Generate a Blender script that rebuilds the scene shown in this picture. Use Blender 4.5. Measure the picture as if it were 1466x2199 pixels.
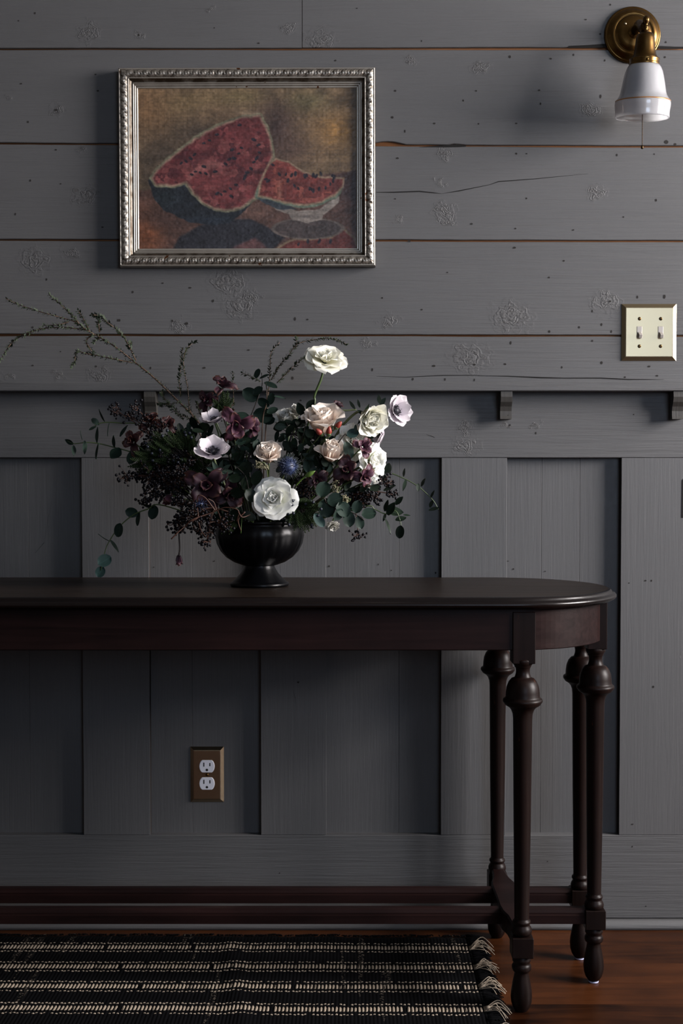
import bpy, bmesh, math, random
import numpy as np
from mathutils import Vector, Matrix, noise as mnoise
for o in list(bpy.data.objects): bpy.data.objects.remove(o)
SC = bpy.context.scene
COL = SC.collection
R = math.radians
# ------------------------------------------------------------------ camera
F, CX, CY, PITCH = 2800.0, 733.0, 1099.5, R(1.83)      # focal length etc. in pixels of 1466x2199
CAM = Vector((0, -2.65, 0.940))
cd = bpy.data.cameras.new('camera'); cam = bpy.data.objects.new('camera', cd); COL.objects.link(cam)
cd.sensor_fit = 'VERTICAL'; cd.sensor_height = 36.0; cd.lens = 36.0*F/2199.0; cd.clip_start = .05
cam.location = CAM; cam.rotation_euler = (R(90)-PITCH, 0, 0)
SC.camera = cam
# ------------------------------------------------------------------ light
w = bpy.data.worlds.new('sky'); SC.world = w; w.use_nodes = True
w.node_tree.nodes['Background'].inputs[0].default_value = (.62, .74, 1, 1)
w.node_tree.nodes['Background'].inputs[1].default_value = .5
def window_light(name, loc, rot, sx, sz, watts, col):
    l = bpy.data.lights.new(name, 'AREA'); l.shape = 'RECTANGLE'; l.size = sx; l.size_y = sz
    l.energy = watts; l.color = col
    o = bpy.data.objects.new(name, l); COL.objects.link(o); o.location = loc; o.rotation_euler = rot
    return o
# daylight just outside the two windows of the room: right wall, and the wall behind the camera
XR, XL, YF, ZC = 3.4, -2.3, -4.4, 2.75                   # room: right, left, front (behind camera), ceiling
WIN1 = (-2.10, -.40, 1.20, 2.65)                          # right wall window: y0 y1 z0 z1
WIN2 = (.75, 2.05, .95, 2.45)                            # wall behind camera: x0 x1 z0 z1
window_light('daylight_right', (XR+.16, -1.25, 1.925), (0, R(90), 0), 1.45, 1.7, 290, (1, .965, .925))
window_light('daylight_rear', (1.4, YF-.16, 1.7), (R(90), 0, 0), 1.3, 1.5, 24, (.62, .79, 1))
vs = SC.view_settings
vs.view_transform = 'Standard'; vs.look = 'None'; vs.gamma = 1; vs.exposure = 1.0; vs.use_curve_mapping = False

# ------------------------------------------------------------------ helpers
FW = Vector((0, math.cos(PITCH), -math.sin(PITCH))); UP = Vector((0, math.sin(PITCH), math.cos(PITCH)))
def ray(px, py): return FW + Vector((1, 0, 0))*((px-CX)/F) + UP*((CY-py)/F)
def P(px, py, Y=0.0):
    d = ray(px, py); return CAM + d*((Y-CAM.y)/d.y)
def PZ(px, py, Z=0.0):
    d = ray(px, py); return CAM + d*((Z-CAM.z)/d.z)
def mm(pxs, Y): return pxs*(Y-CAM.y)/F                   # pixels to metres at a depth
def lin(c):
    return tuple(((v/255)/12.92 if v/255 <= .04045 else ((v/255+.055)/1.055)**2.4) for v in c)
def mesh(name, verts, faces, mat=None, smooth=True, attrs=None):
    me = bpy.data.meshes.new(name); me.from_pydata([tuple(v) for v in verts], [], faces); me.validate()
    if mat: me.materials.append(mat)
    if smooth and len(me.polygons): me.polygons.foreach_set('use_smooth', [True]*len(me.polygons))
    for k, vals in (attrs or {}).items():
        if len(vals) and hasattr(vals[0], '__len__'):
            a = me.color_attributes.new(k, 'FLOAT_COLOR', 'POINT'); a.data.foreach_set('color', np.asarray(vals, dtype=np.float32).ravel())
        else:
            a = me.attributes.new(k, 'FLOAT', 'POINT'); a.data.foreach_set('value', np.asarray(vals, dtype=np.float32))
    me.update(); return me
def put(name, me, parent=None, M=None):
    o = bpy.data.objects.new(name, me); COL.objects.link(o)
    if M is not None: o.matrix_basis = M
    if parent is not None:
        o.parent = parent
        o.matrix_parent_inverse = BASE[parent.name].inverted()
    BASE[o.name] = (BASE[parent.name].copy() if False else (o.matrix_basis.copy()))
    return o
BASE = {}
def add(name, vf, mat, parent=None, smooth=True, attrs=None):
    smooth = smooth and name not in ('plank', 'stile', 'trim_1', 'trim_2', 'trim_4')
    return put(name, mesh(name, vf[0], vf[1], mat, smooth, attrs), parent)
def thing(name, label, cat, loc=(0, 0, 0), group=None, kind=None):
    o = bpy.data.objects.new(name, None); COL.objects.link(o); o.location = loc; o.empty_display_size = .03
    BASE[o.name] = Matrix.Translation(Vector(loc))
    return tag(o, label, cat, group, kind)
def tag(o, label, cat=None, group=None, kind=None):
    o['label'] = label
    if cat: o['category'] = cat
    if group: o['group'] = group
    if kind: o['kind'] = kind
    return o
class MB:                                                # joins several shapes into one mesh
    def __init__(s): s.v = []; s.f = []
    def add(s, vf):
        n = len(s.v); s.v += [tuple(v) for v in vf[0]]; s.f += [tuple(i+n for i in f) for f in vf[1]]; return s
    @property
    def vf(s): return s.v, s.f
def xf(vf, M): return [M @ Vector(v) for v in vf[0]], vf[1]
def box(x0, x1, y0, y1, z0, z1, b=.001):
    bm = bmesh.new(); bmesh.ops.create_cube(bm, size=1)
    for v in bm.verts:
        v.co = Vector(((x0+x1)/2+v.co.x*(x1-x0), (y0+y1)/2+v.co.y*(y1-y0), (z0+z1)/2+v.co.z*(z1-z0)))
    if b: bmesh.ops.bevel(bm, geom=list(bm.edges), offset=b, segments=1, affect='EDGES')
    bm.verts.index_update()
    r = [v.co.copy() for v in bm.verts], [tuple(v.index for v in f.verts) for f in bm.faces]; bm.free(); return r
def lathe(prof, n=32, flute=None):                       # prof: [(r, z)]; axis Z at origin
    v = []; f = []
    for r, z in prof:
        for k in range(n):
            a = 2*math.pi*k/n; rr = r*(1+(flute(a, z) if flute else 0)); v.append((rr*math.cos(a), rr*math.sin(a), z))
    for i in range(len(prof)-1):
        for k in range(n):
            k2 = (k+1) % n; f.append((i*n+k, i*n+k2, (i+1)*n+k2, (i+1)*n+k))
    f.append(tuple(range(n-1, -1, -1))); m = (len(prof)-1)*n; f.append(tuple(range(m, m+n)))
    return v, f
def smooth_path(pts, n=5):
    pts = [Vector(p) for p in pts]
    if len(pts) < 3:
        return [pts[0].lerp(pts[-1], i/n) for i in range(n+1)]
    q = [pts[0]*2-pts[1]]+pts+[pts[-1]*2-pts[-2]]; out = []
    for i in range(1, len(q)-2):
        a, b, c, d = q[i-1:i+3]
        for k in range(n):
            t = k/n; out.append(.5*((2*b)+(c-a)*t+(2*a-5*b+4*c-d)*t*t+(3*b-a-3*c+d)*t**3))
    out.append(pts[-1]); return out
def tube(pts, r0, r1=None, n=6, sm=5):
    pts = smooth_path(pts, sm) if sm else [Vector(p) for p in pts]
    r1 = r0 if r1 is None else r1; v = []; f = []; N = len(pts)
    ref = Vector((.3, -.9, .2))
    for i, p in enumerate(pts):
        t = (pts[min(i+1, N-1)]-pts[max(i-1, 0)])
        t = t.normalized() if t.length > 1e-9 else Vector((0, 0, 1))
        u = t.cross(ref)
        u = u.normalized() if u.length > 1e-4 else Vector((1, 0, 0))
        ww = t.cross(u); r = r0+(r1-r0)*i/(N-1)
        for k in range(n):
            a = 2*math.pi*k/n; v.append(p+u*(r*math.cos(a))+ww*(r*math.sin(a)))
    for i in range(N-1):
        for k in range(n):
            k2 = (k+1) % n; f.append((i*n+k, i*n+k2, (i+1)*n+k2, (i+1)*n+k))
    f.append(tuple(range(n-1, -1, -1))); f.append(tuple(range((N-1)*n, N*n)))
    return v, f
def ball(c, r, n=6, m=4, sq=1.0):
    v = [Vector(c)+Vector((0, 0, -r*sq))]; f = []
    for i in range(1, m):
        ph = math.pi*i/m
        for k in range(n):
            a = 2*math.pi*k/n
            v.append(Vector(c)+Vector((r*math.sin(ph)*math.cos(a), r*math.sin(ph)*math.sin(a), -r*sq*math.cos(ph))))
    v.append(Vector(c)+Vector((0, 0, r*sq))); e = len(v)-1
    for k in range(n): f.append((0, 1+(k+1) % n, 1+k)); f.append((e, e-n+k, e-n+(k+1) % n))
    for i in range(m-2):
        for k in range(n):
            a = 1+i*n+k; b = 1+i*n+(k+1) % n; f.append((a, b, b+n, a+n))
    return v, f
def frame(zdir, roll=0.0):
    z = Vector(zdir).normalized(); x = Vector((0, 0, 1)).cross(z)
    x = x.normalized() if x.length > 1e-3 else Vector((1, 0, 0))
    y = z.cross(x); M = Matrix((x, y, z)).transposed().to_4x4()
    return M @ Matrix.Rotation(roll, 4, 'Z')

# ------------------------------------------------------------------ materials
class NT:
    def __init__(s, name):
        s.m = bpy.data.materials.new(name); s.m.use_nodes = True; s.t = s.m.node_tree; s.n = s.t.nodes
        s.b = s.n['Principled BSDF']
    def N(s, typ, ins=None, **kw):
        nd = s.n.new(typ)
        for k, v in kw.items(): setattr(nd, k, v)
        for k, v in (ins or {}).items():
            sock = nd.inputs[k]
            if hasattr(v, 'is_output'): s.t.links.new(v, sock)
            elif isinstance(v, bpy.types.Node): s.t.links.new(v.outputs[0], sock)
            else:
                if sock.type == 'RGBA' and len(v) == 3: v = (*v, 1)
                sock.default_value = v
        return nd
    def math(s, op, a, b=0.0, c=None, clamp=False):
        ins = {0: a, 1: b}
        if c is not None: ins[2] = c
        return s.N('ShaderNodeMath', ins, operation=op, use_clamp=clamp).outputs[0]
    def mix(s, fac, a, b, mode='MIX'):
        nd = s.N('ShaderNodeMix', None, data_type='RGBA', blend_type=mode)
        for i, v in ((0, fac), (6, a), (7, b)):
            if hasattr(v, 'is_output'): s.t.links.new(v, nd.inputs[i])
            else: nd.inputs[i].default_value = ((*v, 1) if hasattr(v, '__len__') and len(v) == 3 else v)
        return nd.outputs[2]
    def ramp(s, fac, stops):
        nd = s.N('ShaderNodeValToRGB', {0: fac}); e = nd.color_ramp.elements
        while len(e) < len(stops): e.new(.5)
        for q, (p, c) in zip(e, stops): q.position = p; q.color = (*c, 1) if len(c) == 3 else c
        return nd.outputs[0]
    def coord(s, scale=(1, 1, 1), loc=(0, 0, 0), rot=(0, 0, 0), src='Object'):
        tc = s.N('ShaderNodeTexCoord'); mp = s.N('ShaderNodeMapping', {0: tc.outputs[src]})
        mp.inputs['Location'].default_value = loc; mp.inputs['Rotation'].default_value = rot; mp.inputs['Scale'].default_value = scale
        return mp.outputs[0]
    def noise(s, vec, scale=5, detail=4, rough=.55, dist=0):
        nd = s.N('ShaderNodeTexNoise', {'Vector': vec, 'Scale': scale, 'Detail': detail, 'Roughness': rough, 'Distortion': dist}); return nd.outputs[0]
    def attr(s, name, out='Fac'): return s.N('ShaderNodeAttribute', attribute_name=name).outputs[out]
    def set(s, **kw):
        for k, v in kw.items():
            k = k.replace('_', ' ')
            sock = s.b.inputs[k]
            if hasattr(v, 'is_output'): s.t.links.new(v, sock)
            else: sock.default_value = (*v, 1) if hasattr(v, '__len__') and len(v) == 3 and sock.type == 'RGBA' else v
        return s
    def bump(s, h, strength=.3, dist=.001):
        nd = s.N('ShaderNodeBump', {'Height': h, 'Strength': strength, 'Distance': dist}); s.t.links.new(nd.outputs[0], s.b.inputs['Normal']); return s
def plain(name, col, rough=.5, metal=0., var=.25, vscale=40, **kw):
    t = NT(name); n = t.noise(t.coord(), vscale, 4)
    f = t.math('MULTIPLY_ADD', n, 2*var, 1-var)
    c = t.mix(1.0, col, t.N('ShaderNodeCombineColor', {0: f, 1: f, 2: f}).outputs[0], 'MULTIPLY')
    t.set(Base_Color=c, Roughness=rough, Metallic=metal, **kw); t.bump(n, .08, .0006); return t.m
GREY = (.0815, .0808, .0830)
def paint(name, axis='x', knots=(), base=GREY, seed=0):
    """old grey paint over sawn boards: grain along axis, with knots at (X, Z, radius)"""
    t = NT(name); sc = {'x': (3, 3, 90), 'z': (90, 3, 3)}[axis]
    big = t.noise(t.coord((1.2, 1, 3) if axis == 'x' else (3, 1, 1.2), (seed*3.1, 0, seed*1.7)), 3, 4)
    g = t.noise(t.coord(sc, (seed, 0, seed*2)), 1.6, 6, .65, .6)
    g2 = t.noise(t.coord(tuple(v*2.6 for v in sc), (seed*5, 0, 0)), 1.5, 3, .6)
    sp = t.noise(t.coord((1, 1, 1), (seed, 0, 3)), 90, 3)
    h = t.math('ADD', t.math('MULTIPLY', g, 1.0), t.math('MULTIPLY', g2, .35))
    dark = t.math('MULTIPLY', t.math('SUBTRACT', .42, g, clamp=True), 1.3 if axis == 'x' else .7)
    pos = t.N('ShaderNodeTexCoord').outputs['Object']
    ws = t.N('ShaderNodeVectorMath', {0: pos, 1: (0, 0, 0)}, operation='ADD').outputs[0]
    kn = t.N('ShaderNodeTexNoise', {'Vector': ws, 'Scale': 55., 'Detail': 3.})
    wob = t.N('ShaderNodeVectorMath', {0: kn.outputs['Color'], 1: (.05, .0, .05)}, operation='MULTIPLY').outputs[0]
    wp = t.N('ShaderNodeVectorMath', {0: ws, 1: wob}, operation='ADD').outputs[0]
    kmask = None
    for (x, z, r) in knots:
        ax, az = (1/(r*1.35), 1/r) if axis == 'x' else (1/r, 1/(r*1.35))
        mp = t.N('ShaderNodeMapping', {0: wp}); mp.inputs['Scale'].default_value = (ax, 0, az)
        mp.inputs['Location'].default_value = (-(x+.025)*ax, 0, -(z+.025)*az)
        d = t.N('ShaderNodeVectorMath', {0: mp.outputs[0]}, operation='LENGTH').outputs['Value']
        mk = t.N('ShaderNodeMapRange', {0: d, 1: .15, 2: 1.25, 3: 1., 4: 0.}, interpolation_type='SMOOTHSTEP').outputs[0]
        ring = t.math('SINE', t.math('MULTIPLY', d, 22.))
        h = t.math('ADD', h, t.math('MULTIPLY', mk, t.math('MULTIPLY_ADD', ring, .22, -.35)))
        kmask = mk if kmask is None else t.math('MAXIMUM', kmask, mk)
    if kmask is not None:
        rough_n = t.noise(t.coord((45, 60, 150) if axis == 'x' else (150, 60, 45)), 1.6, 5, .7)
        kk = t.math('MULTIPLY', kmask, t.math('GREATER_THAN', rough_n, .53))
        h = t.math('ADD', h, t.math('MULTIPLY', t.math('MULTIPLY', kmask, rough_n), 1.5))
        dark = t.math('ADD', dark, t.math('MULTIPLY', kk, .42), clamp=True)
    f = t.math('MULTIPLY_ADD', big, .26, .87)
    c = t.mix(1., base, t.N('ShaderNodeCombineColor', {0: f, 1: f, 2: f}).outputs[0], 'MULTIPLY')
    c = t.mix(dark, c, (.028, .024, .022))
    ro = t.math('MULTIPLY_ADD', sp, .25, .42)
    t.set(Base_Color=c, Roughness=ro); t.bump(h, .9 if axis == 'x' else .4, .0014 if axis == 'x' else .001); return t.m
def wood(name, c0, c1, rough, axis='x', wear=None, wear_amt=.64, coat=.0, gscale=70, bs=.15, spec=.14, rnd=0.):
    t = NT(name); sc = {'x': (3, gscale, gscale), 'z': (gscale, gscale, 3)}[axis]
    g = t.noise(t.coord(sc), 1.2, 6, .65, .8); b = t.noise(t.coord((1, 1, 1)), 6, 3)
    f = t.math('MULTIPLY_ADD', b, .5, t.math('MULTIPLY', g, .55), clamp=True)
    if rnd: f = t.math('ADD', f, t.math('MULTIPLY_ADD', t.N('ShaderNodeObjectInfo').outputs['Random'], rnd, -rnd/2), clamp=True)
    c = t.ramp(f, [(.34, c0), (.70, c1)])
    if wear:
        wn = t.noise(t.coord((40, 40, 9) if axis == 'z' else (9, 40, 40)), 1.1, 6, .7)
        fac = t.N('ShaderNodeMapRange', {0: wn, 1: wear_amt, 2: wear_amt+.06, 3: 0., 4: 1.}).outputs[0]
        c = t.mix(fac, c, wear)
    t.set(Base_Color=c, Roughness=t.math('MULTIPLY_ADD', g, .2, rough-.1), Coat_Weight=coat, Coat_Roughness=.25, Specular_IOR_Level=spec); t.bump(g, bs, .0006); return t.m
def brass(name, col, rough, patina=(.03, .018, .006), amt=.5, brushed=False):
    t = NT(name); n = t.noise(t.coord(), 38, 5, .6)
    fac = t.N('ShaderNodeMapRange', {0: n, 1: .4, 2: .8, 3: 0., 4: amt}).outputs[0]
    t.set(Base_Color=t.mix(fac, col, patina), Metallic=1., Roughness=rough)
    if brushed: t.bump(t.noise(t.coord((900, 30, 30)), 1, 2), .05, .0003)
    return t.m
def petal_mat(name, base, tip, edge=None, rough=.55, sss=.0):
    t = NT(name); a = t.attr('t'); c = t.ramp(a, [(.05, base), (.75, tip)])
    v = t.noise(t.coord((60, 60, 12)), 1.4, 4)
    f = t.math('MULTIPLY_ADD', v, .3, .85); c = t.mix(1., c, t.N('ShaderNodeCombineColor', {0: f, 1: f, 2: f}).outputs[0], 'MULTIPLY')
    if edge:
        e = t.math('ADD', t.attr('e'), t.math('MULTIPLY_ADD', v, .5, -.25))
        c = t.mix(t.N('ShaderNodeMapRange', {0: e, 1: .72, 2: .98, 3: 0., 4: .85}).outputs[0], c, edge)
    t.set(Base_Color=c, Roughness=rough); t.bump(v, .2, .0006)
    tr = t.N('ShaderNodeBsdfTranslucent', {0: c}); mx = t.N('ShaderNodeMixShader', {0: .22, 1: t.b.outputs[0], 2: tr.outputs[0]})
    t.t.links.new(mx.outputs[0], t.n['Material Output'].inputs[0]); return t.m
def leaf_mat(name, c0, c1, rough=.45):
    t = NT(name); v = t.noise(t.coord(), 60, 4); rnd = t.N('ShaderNodeObjectInfo').outputs['Random']
    c = t.mix(rnd, c0, c1); f = t.math('MULTIPLY_ADD', v, .6, .7)
    c = t.mix(1., c, t.N('ShaderNodeCombineColor', {0: f, 1: f, 2: f}).outputs[0], 'MULTIPLY')
    rib = t.N('ShaderNodeMapRange', {0: t.attr('u'), 1: 0., 2: .07, 3: .3, 4: 0.}).outputs[0]
    c = t.mix(rib, c, tuple(min(1, q*2.2) for q in c1)); t.set(Base_Color=c, Roughness=rough+.1, Specular_IOR_Level=.2); t.bump(v, .15, .0006); return t.m

M_RAW = wood('raw_pine', (.15, .062, .026), (.28, .125, .055), .7, 'x')
M_FLOOR = wood('red_pine_floor', (.008, .0024, .0010), (.066, .0205, .0064), .36, 'x', gscale=30, coat=.03, spec=.12, rnd=.22)
M_PLASTER = plain('plaster_dim', (.15, .148, .145), .8, var=.05)
M_DARKROOM = plain('grey_side_wall', (.05, .05, .05), .7, var=.06)
M_CEIL = plain('ceiling_paint', (.14, .14, .14), .8, var=.05)
M_HOLE = plain('nail_hole_dark', (.014, .012, .011), .95)
M_CRACK = plain('crack_dark', (.004, .0035, .0035), 1)
M_TABLE = wood('dark_stained_wood', (.0052, .0026, .0026), (.0165, .0066, .0060), .42, 'x', (.06, .02, .009), .735)
M_TABLEV = wood('dark_stained_turned_wood', (.0034, .0020, .0018), (.0105, .0047, .0036), .40, 'z', (.11, .034, .013), .665)
M_TOP = wood('brown_table_top', (.0070, .0046, .0034), (.021, .0135, .0095), .40, 'x', gscale=55, spec=.2)
M_EDGE = wood('dark_gloss_edge', (.003, .0022, .0022), (.0065, .0042, .004), .24, 'x', (.12, .05, .02), .77, spec=.35)
M_PAD = plain('felt_pad_pale', (.42, .44, .62), .8)
M_BOWL = plain('matte_black_ceramic', (.0012, .0013, .0018), .30, var=.3, vscale=25, Specular_IOR_Level=.22)
M_BRASS = brass('aged_brass', (.16, .088, .028), .27, amt=.85)
M_BRASSD = brass('dark_aged_brass', (.10, .055, .018), .33, amt=.9)
M_BRASSP = brass('satin_brass_plate', (.36, .285, .175), .30, (.36, .29, .19), .25, True)
M_BRASSO = brass('satin_brass_outlet_plate', (.48, .385, .265), .26, (.24, .18, .12), .25, True)
M_GLASS = plain('white_milk_glass', (.42, .42, .445), .12, var=.02, Coat_Weight=.5, Coat_Roughness=.03, Subsurface_Weight=.9, Subsurface_Radius=(.03, .03, .03), Subsurface_Scale=1.)
M_GOLD = plain('gold_line', (.42, .19, .06), .3, .6)
M_CHAIN = brass('dark_bead_chain', (.08, .05, .025), .4)
M_DEVICE = plain('pale_grey_receptacle', (.72, .73, .80), .4, var=.05)
M_TOGGLE = plain('ivory_toggle', (.36, .33, .30), .35, var=.05)
M_SLOT = plain('slot_dark', (.008, .008, .008), .8)
# ------------------------------------------------------------------ the wall of boards
random.seed(4)
Z = lambda py, Y=0.: P(733, py, Y).z
X = lambda px, py=1010, Y=0.: P(px, py, Y).x
def board(x0, x1, zb0, zb1, zt0, zt1, y0=0., y1=.016, amp=.0009, seed=0., notch=(), b=.0012):
    """a horizontal board: bottom edge runs zb0..zb1 (at px 0 .. 1466), top edge zt0..zt1; slightly wandering edges"""
    n = max(2, int((x1-x0)/.012)); xa, xb = X(0), X(1466); v = []; f = []
    for i in range(n+1):
        x = x0+(x1-x0)*i/n; q = (x-xa)/(xb-xa)
        eb = amp*mnoise.noise(Vector((x*5, seed, 0)))+.4*amp*mnoise.noise(Vector((x*31, seed, 4)))
        et = amp*mnoise.noise(Vector((x*5, seed+9, 0)))+.4*amp*mnoise.noise(Vector((x*31, seed+7, 4)))
        zb = zb0+(zb1-zb0)*q+eb; zt = zt0+(zt1-zt0)*q+et
        for (nx, nw, nh) in notch: zb += nh*max(0, 1-((x-nx)/nw)**2)
        v += [(x, y1, zb), (x, y0+b, zb), (x, y0, zb+b), (x, y0, zt-b), (x, y0+b, zt), (x, y1, zt)]
    for i in range(n):
        for k in range(5): a = i*6+k; f.append((a, a+6, a+7, a+1))
    f.append(tuple(range(6))); f.append(tuple(range(n*6+5, n*6-1, -1)))
    return v, f
wall = thing('wall_back', 'grey painted wall of wide horizontal wooden boards', 'wall', (0, 0, 0), kind='structure')
def knots(lst): return [(P(a, b, 0).x, P(a, b, 0).z, r/1056.) for a, b, r in lst]
def dots(lst, parent, y=0., nm='nail_hole'):
    mb = MB()
    for (a, b, r) in lst:
        p = P(a, b, y); rr = .72*r/1056.; sgm = random.uniform(.7, 1.3)
        vs_ = [(p.x+rr*sgm*math.cos(t*math.pi/4), y-.0003-.0002*(t % 2), p.z+rr/sgm*math.sin(t*math.pi/4)*random.uniform(.7, 1.2)) for t in range(8)]
        mb.add((vs_, [tuple(range(7, -1, -1))]))
    o = add(nm, mb.vf, M_HOLE, parent, False); o['kind'] = 'stuff'; return o
def crack(pts, parent, y=0.):
    v = []; f = []
    for i, (a, b, h) in enumerate(pts):
        p = P(a, b, y); v += [(p.x, y-.0003, p.z-h/2112.), (p.x, y-.0003, p.z+h/2112.)]
        if i: f.append((2*i-2, 2*i, 2*i+1, 2*i-1))
    return add('crack', (v, f), M_CRACK, parent, False)
XA, XB = XL, XR; XJ = X(648.5, 50)
K1 = knots([(190, 70, 22), (298, 75, 9), (690, 85, 26), (620, 60, 14), (455, 20, 9)])
m1 = paint('grey_paint_top_board', 'x', K1, seed=1)
pl = [add('plank', board(XA, XJ-.0006, Z(103), Z(103), Z(-97), Z(-97), seed=1), m1, wall),
      add('plank', board(XJ+.0006, XB, Z(103.5), Z(101), Z(-97), Z(-97), seed=2, notch=[(X(1330, 100), .11, .0035)]), m1, wall)]
P2 = add('plank', board(XA, XB, Z(306), Z(313), Z(107), Z(107), seed=3, notch=[(X(830), .035, .006), (X(975), .012, .002)]), paint('grey_paint_second_board', 'x', knots([(120, 236, 14), (1030, 147, 17), (1268, 236, 20), (880, 130, 10), (20, 205, 9)]), seed=2), wall)
P3 = add('plank', board(XA, XB, Z(513), Z(516), Z(310), Z(317), seed=5), paint('grey_paint_third_board', 'x', knots([(185, 420, 26), (955, 455, 22), (941, 392, 11), (1282, 415, 19), (955, 330, 17), (960, 478, 12), (175, 320, 9), (860, 470, 8)]), seed=3), wall)
P4 = add('plank', board(XA, XB, Z(717), Z(719.5), Z(517), Z(520), seed=7), paint('grey_paint_fourth_board', 'x', knots([(75, 560, 30), (490, 605, 36), (515, 660, 30), (1098, 680, 38), (1300, 650, 28), (385, 697, 16), (835, 690, 18), (150, 545, 14), (540, 640, 20)]), seed=4), wall)
P5 = add('plank', board(XA, XB, Z(826), Z(826), Z(721.5), Z(723), seed=9), paint('grey_paint_fifth_board', 'x', knots([(1010, 770, 38), (212, 805, 20), (122, 809, 12), (16, 806, 9), (790, 735, 14)]), seed=5), wall)
for i in range(4):                                       # boards going on above the picture
    a = -101-i*206
    if Z(a-202) < ZC+.05: add('plank', board(XA, XB, Z(a), Z(a), min(Z(a-202), ZC), min(Z(a-202), ZC), seed=20+i), m1, wall)
add('backing', box(XA, XB, .0065, .05, Z(826), ZC, 0), M_RAW, wall)
add('backing', box(XA, XB, .034, .08, 0, Z(826), 0), M_DARKROOM, wall)
dots([(75, 28, 3), (298, 75, 3), (555, 93, 3), (720, 130, 3), (766, 18, 2), (1310, 10, 3), (1257, 42, 3), (1288, 73, 3), (905, 88, 2), (460, 60, 2), (40, 45, 2), (1429, 91, 3)], wall)
dots([(848, 195, 3.5), (842, 252, 4), (932, 265, 3.5), (869, 282, 3), (994, 216, 3), (1027, 266, 2.6), (1108, 265, 3), (1160, 223, 3), (1157, 194, 3), (1094, 122, 4), (1182, 126, 3), (1289, 207, 4), (1231, 118, 3), (1298, 130, 3), (1427, 123, 3), (1022, 195, 2.5), (1430, 305, 6), (1449, 310, 4), (45, 180, 3), (210, 195, 3), (120, 236, 4), (205, 160, 2.5), (60, 262, 3)], wall)
dots([(853, 340, 3.6), (1108, 330, 3), (1130, 330, 2.4), (1324, 333, 3), (1404, 331, 2.6), (1408, 430, 3.5), (1106, 491, 3), (1012, 481, 3.5), (1230, 494, 3), (1130, 426, 2.4), (848, 427, 2.4), (1338, 466, 2.5), (65, 388, 3), (130, 395, 2.5), (33, 460, 3), (220, 488, 3), (878, 518, 4), (120, 322, 3)], wall)
dots([(1104, 532, 4), (285, 627, 3.5), (408, 618, 3.5), (457, 646, 4), (255, 688, 5), (370, 689, 3.5), (633, 685, 4), (660, 686, 3), (349, 608, 3), (70, 703, 3), (163, 690, 4), (348, 541, 3), (1210, 560, 3), (1291, 697, 3.5), (1312, 712, 3.5), (1309, 647, 3.5), (1368, 638, 3.5), (1426, 637, 5), (1271, 668, 3), (1243, 703, 3.5), (1179, 712, 3.5), (960, 585, 2.5), (820, 640, 3), (720, 560, 2.5), (905, 665, 3), (1178, 596, 3), (400, 695, 5), (100, 600, 3)], wall)
dots([(70, 785, 3), (206, 787, 3), (323, 790, 3.5), (438, 790, 4), (533, 752, 3.5), (799, 794, 3.5), (931, 786, 4), (1018, 783, 3.5), (1084, 782, 3.5), (1206, 789, 3), (1291, 779, 4), (1393, 787, 3.5), (886, 814, 3.5), (955, 815, 3.5), (1018, 816, 3), (1096, 736, 4), (1341, 810, 3), (1410, 807, 3.5), (1271, 732, 3), (628, 812, 4), (130, 755, 2)], wall)
crack([(808, 413, 1), (845, 413, 2.4), (900, 411, 2.6), (930, 414, 2), (948, 416, .4)], wall)
crack([(948, 416, .4), (985, 410, 2.2), (1050, 397, 1), (1070, 390, 2), (1150, 384, 1.4), (1262, 373, .3)], wall)
crack([(808, 808, .4), (870, 810, 1.2), (950, 806, 1.6), (1018, 806, 1.2), (1060, 808, .3)], wall)
crack([(1025, 807, .4), (1090, 808, 2.0), (1160, 811, 3.0), (1210, 812, 2), (1290, 812, 2.6), (1350, 815, 2.4), (1425, 815, .4)], wall)
crack([(900, 316, .5), (960, 314, 5), (985, 313, 6), (1000, 314, 2)], wall)
crack([(1220, 101, 4.5), (1262, 100, 6.5), (1300, 98, 8), (1345, 98, 8)], wall)
crack([(1400, 101, 4), (1420, 103, 5), (1470, 103, 4)], wall)
crack([(75, 1188, .4), (95, 1165, 1.2), (104, 1110, 1.2), (112, 1075, .3)], wall, .0195)

# chair rail ledge and its brackets, wainscot rails, stiles and panels
LD = -.040
m_rail = paint('grey_paint_rail', 'x', knots([(1000, 958, 24), (1000, 918, 16), (1085, 915, 7), (1150, 912, 8)]), seed=6)
m_trim = paint('grey_paint_trim', 'x', (), seed=7); m_vert = paint('grey_paint_stile', 'z', knots([(1460, 1405, 5)]), seed=8)
m_pan = paint('grey_paint_panel', 'z', (), seed=9)
M_STILESIDE = plain('dark_stile_side', (.012, .0085, .0075), .8)  # near-black brown for the side faces of the stiles
m_brk = paint('dark_brown_grey_bracket', 'z', (), (.036, .033, .029), seed=12)  # brackets coloured darker and browner than the ledge
led = tag(add('trim_1', box(XA, XB, LD, .0, Z(839.5, LD), Z(820.5, LD), .0015), m_trim), 'grey painted narrow ledge running along the board wall', 'ledge', kind='structure')
def bracket_mesh(x):
    # ogee profile in (y, z), widths ~23 mm
    zt = Z(839.5, LD)+.0005; h = .056; pr = [(0, 0), (LD+.004, 0), (LD+.003, -.012), (LD+.006, -.022), (LD+.013, -.031), (LD+.016, -.040), (LD+.015, -.050), (LD+.013, -h), (0, -h)]
    w2 = .0115; n = len(pr); v = [(x-w2, y, zt+z) for y, z in pr]+[(x+w2, y, zt+z) for y, z in pr]
    f = [tuple(range(n)), tuple(range(2*n-1, n-1, -1))]+[(i, i+n, (i+1) % n+n, (i+1) % n) for i in range(n)]
    return v, f
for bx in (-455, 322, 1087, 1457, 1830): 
    o = add('bracket', bracket_mesh(X(bx, 860, LD+.008)), m_brk, led, False)
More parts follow.
